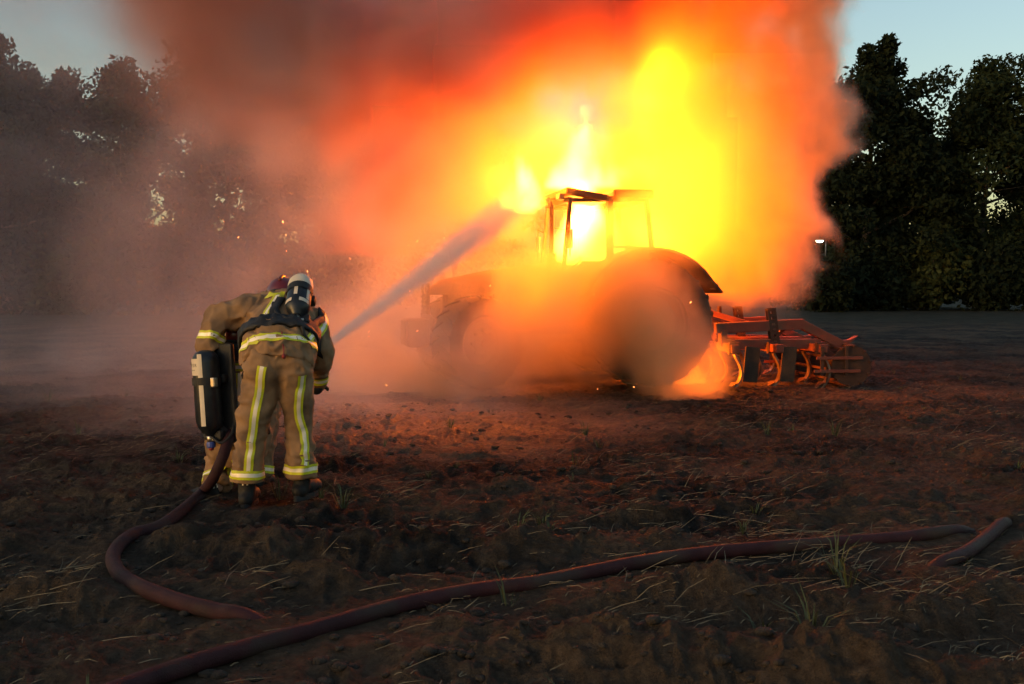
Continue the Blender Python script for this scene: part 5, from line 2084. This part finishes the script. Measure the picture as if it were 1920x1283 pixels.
def flame(c, rx, ry, h, seed, label, strength, watts, lift=0.35, vox=0.06, col=(1.0, 0.30, 0.035), light_r=0.25):
    """tongues of fire: a tapering volume torn by rising noise, with its own light inside"""
    lo = np.array([c[0] - rx * 1.4, c[1] - ry * 1.4, c[2] - 0.1])
    hi = np.array([c[0] + rx * 1.4, c[1] + ry * 1.4, c[2] + h * 1.25])
    dm = np.round((hi - lo) / vox).astype(int) + 1
    hi = lo + (dm - 1) * vox
    ax_ = [lo[k] + np.arange(dm[k]) * vox for k in range(3)]
    g = np.stack(np.meshgrid(*ax_, indexing='ij'), -1)
    u = (g - np.array(c))
    hgt = u[..., 2] / h
    wob = fbm(g * np.array([2.2, 2.2, 1.1]) / max(rx, .3) * 0.5 + seed, 3) - 0.5
    rad = np.sqrt(((u[..., 0] + wob * rx * (0.4 + hgt)) / rx) ** 2 + (u[..., 1] / ry) ** 2)
    prof = np.clip(1.05 - np.maximum(hgt, 0) ** 1.3, 0, 1) ** 0.7 * sstep(-0.08, 0.08, hgt)
    tear = fbm(g * np.array([3.2, 3.2, 1.3]) / max(rx, .25) * 0.45 + seed * 2, 4)
    d = sstep(0.0, 0.45, prof - rad + (tear - 0.5) * (0.5 + 0.9 * np.clip(hgt, 0, 1)))
    d = d * (0.35 + 1.3 * sstep(0.35, 0.7, tear))
    o = fog_object('flame', lo, hi, vox, d, flame_material('flame_glow', col, strength))
    tag(o, label, 'flame', kind='stuff')
    fire_light('fire_light', (c[0], c[1], c[2] + h * lift), watts, light_r, o)
    return o


KW = 0.35
flame((1.25, 15.45, 1.75), 0.55, 0.5, 1.35, 3.0, 'white-hot flames filling the tractor cab behind its windows', 30.0, 700 * KW, 0.5)
flame((1.05, 15.6, 2.95), 0.62, 0.5, 1.0, 8.0, 'white-hot flames leaping above the tractor cab roof', 26.0, 1900 * KW, 0.5)
flame((0.15, 15.2, 2.6), 0.34, 0.3, 0.9, 14.0, 'small bright flame where the water jet meets the tractor', 26.0, 500 * KW, 0.5)
flame((2.35, 16.3, 1.3), 0.7, 0.5, 1.7, 23.0, 'flames behind the tractor rear wheel feeding the orange plume', 1.5, 1800 * KW, 0.6)
flame((2.95, 16.9, 2.9), 0.5, 0.4, 1.4, 24.0, 'added flame halfway up the orange plume, put in to light it', 0.8, 1900 * KW, 0.5)  # added flame and lamp, stretching the plume's glow into a column
flame((2.5, 16.7, 4.4), 0.5, 0.4, 1.4, 25.0, 'added topmost flame, put in to light the upper orange plume', 0.6, 1100 * KW, 0.5)  # made-up fire with a lamp, carries the glow further up the smoke
flame((0.45, 14.75, 0.9), 0.5, 0.22, 0.9, 27.0, 'flames licking out of the engine side between the wheels', 2.0, 260 * KW, 0.5)
flame((2.70, 14.9, -0.03), 0.28, 0.25, 0.5, 31.0, 'low orange flame on the soil between rear wheel and cultivator', 9.0, 340 * KW, 0.5, 0.025, (1.0, 0.16, 0.01), 0.08)

# embers drifting in the smoke
EMB = bpy.data.materials.new('ember')
EMB.use_nodes = True
EMB.node_tree.nodes['Principled BSDF'].inputs['Emission Color'].default_value = (1.0, 0.28, 0.05, 1)
EMB.node_tree.nodes['Principled BSDF'].inputs['Emission Strength'].default_value = 4.0
r = np.random.default_rng(12)
m = MB()
for k in range(26):
    c = Vector((r.uniform(-4.0, 2.6), r.uniform(12.0, 14.6), abs(r.normal(0.8, 1.3)) + 0.1))
    d = Vector(r.normal(size=3)).normalized() * r.uniform(0.006, 0.022)
    m.tube([c - d, c, c + d], [0.002, 0.005, 0.002], 4)
emb = m.build('embers', EMB)
tag(emb, 'tiny glowing embers flying in the smoke', 'embers', kind='stuff')
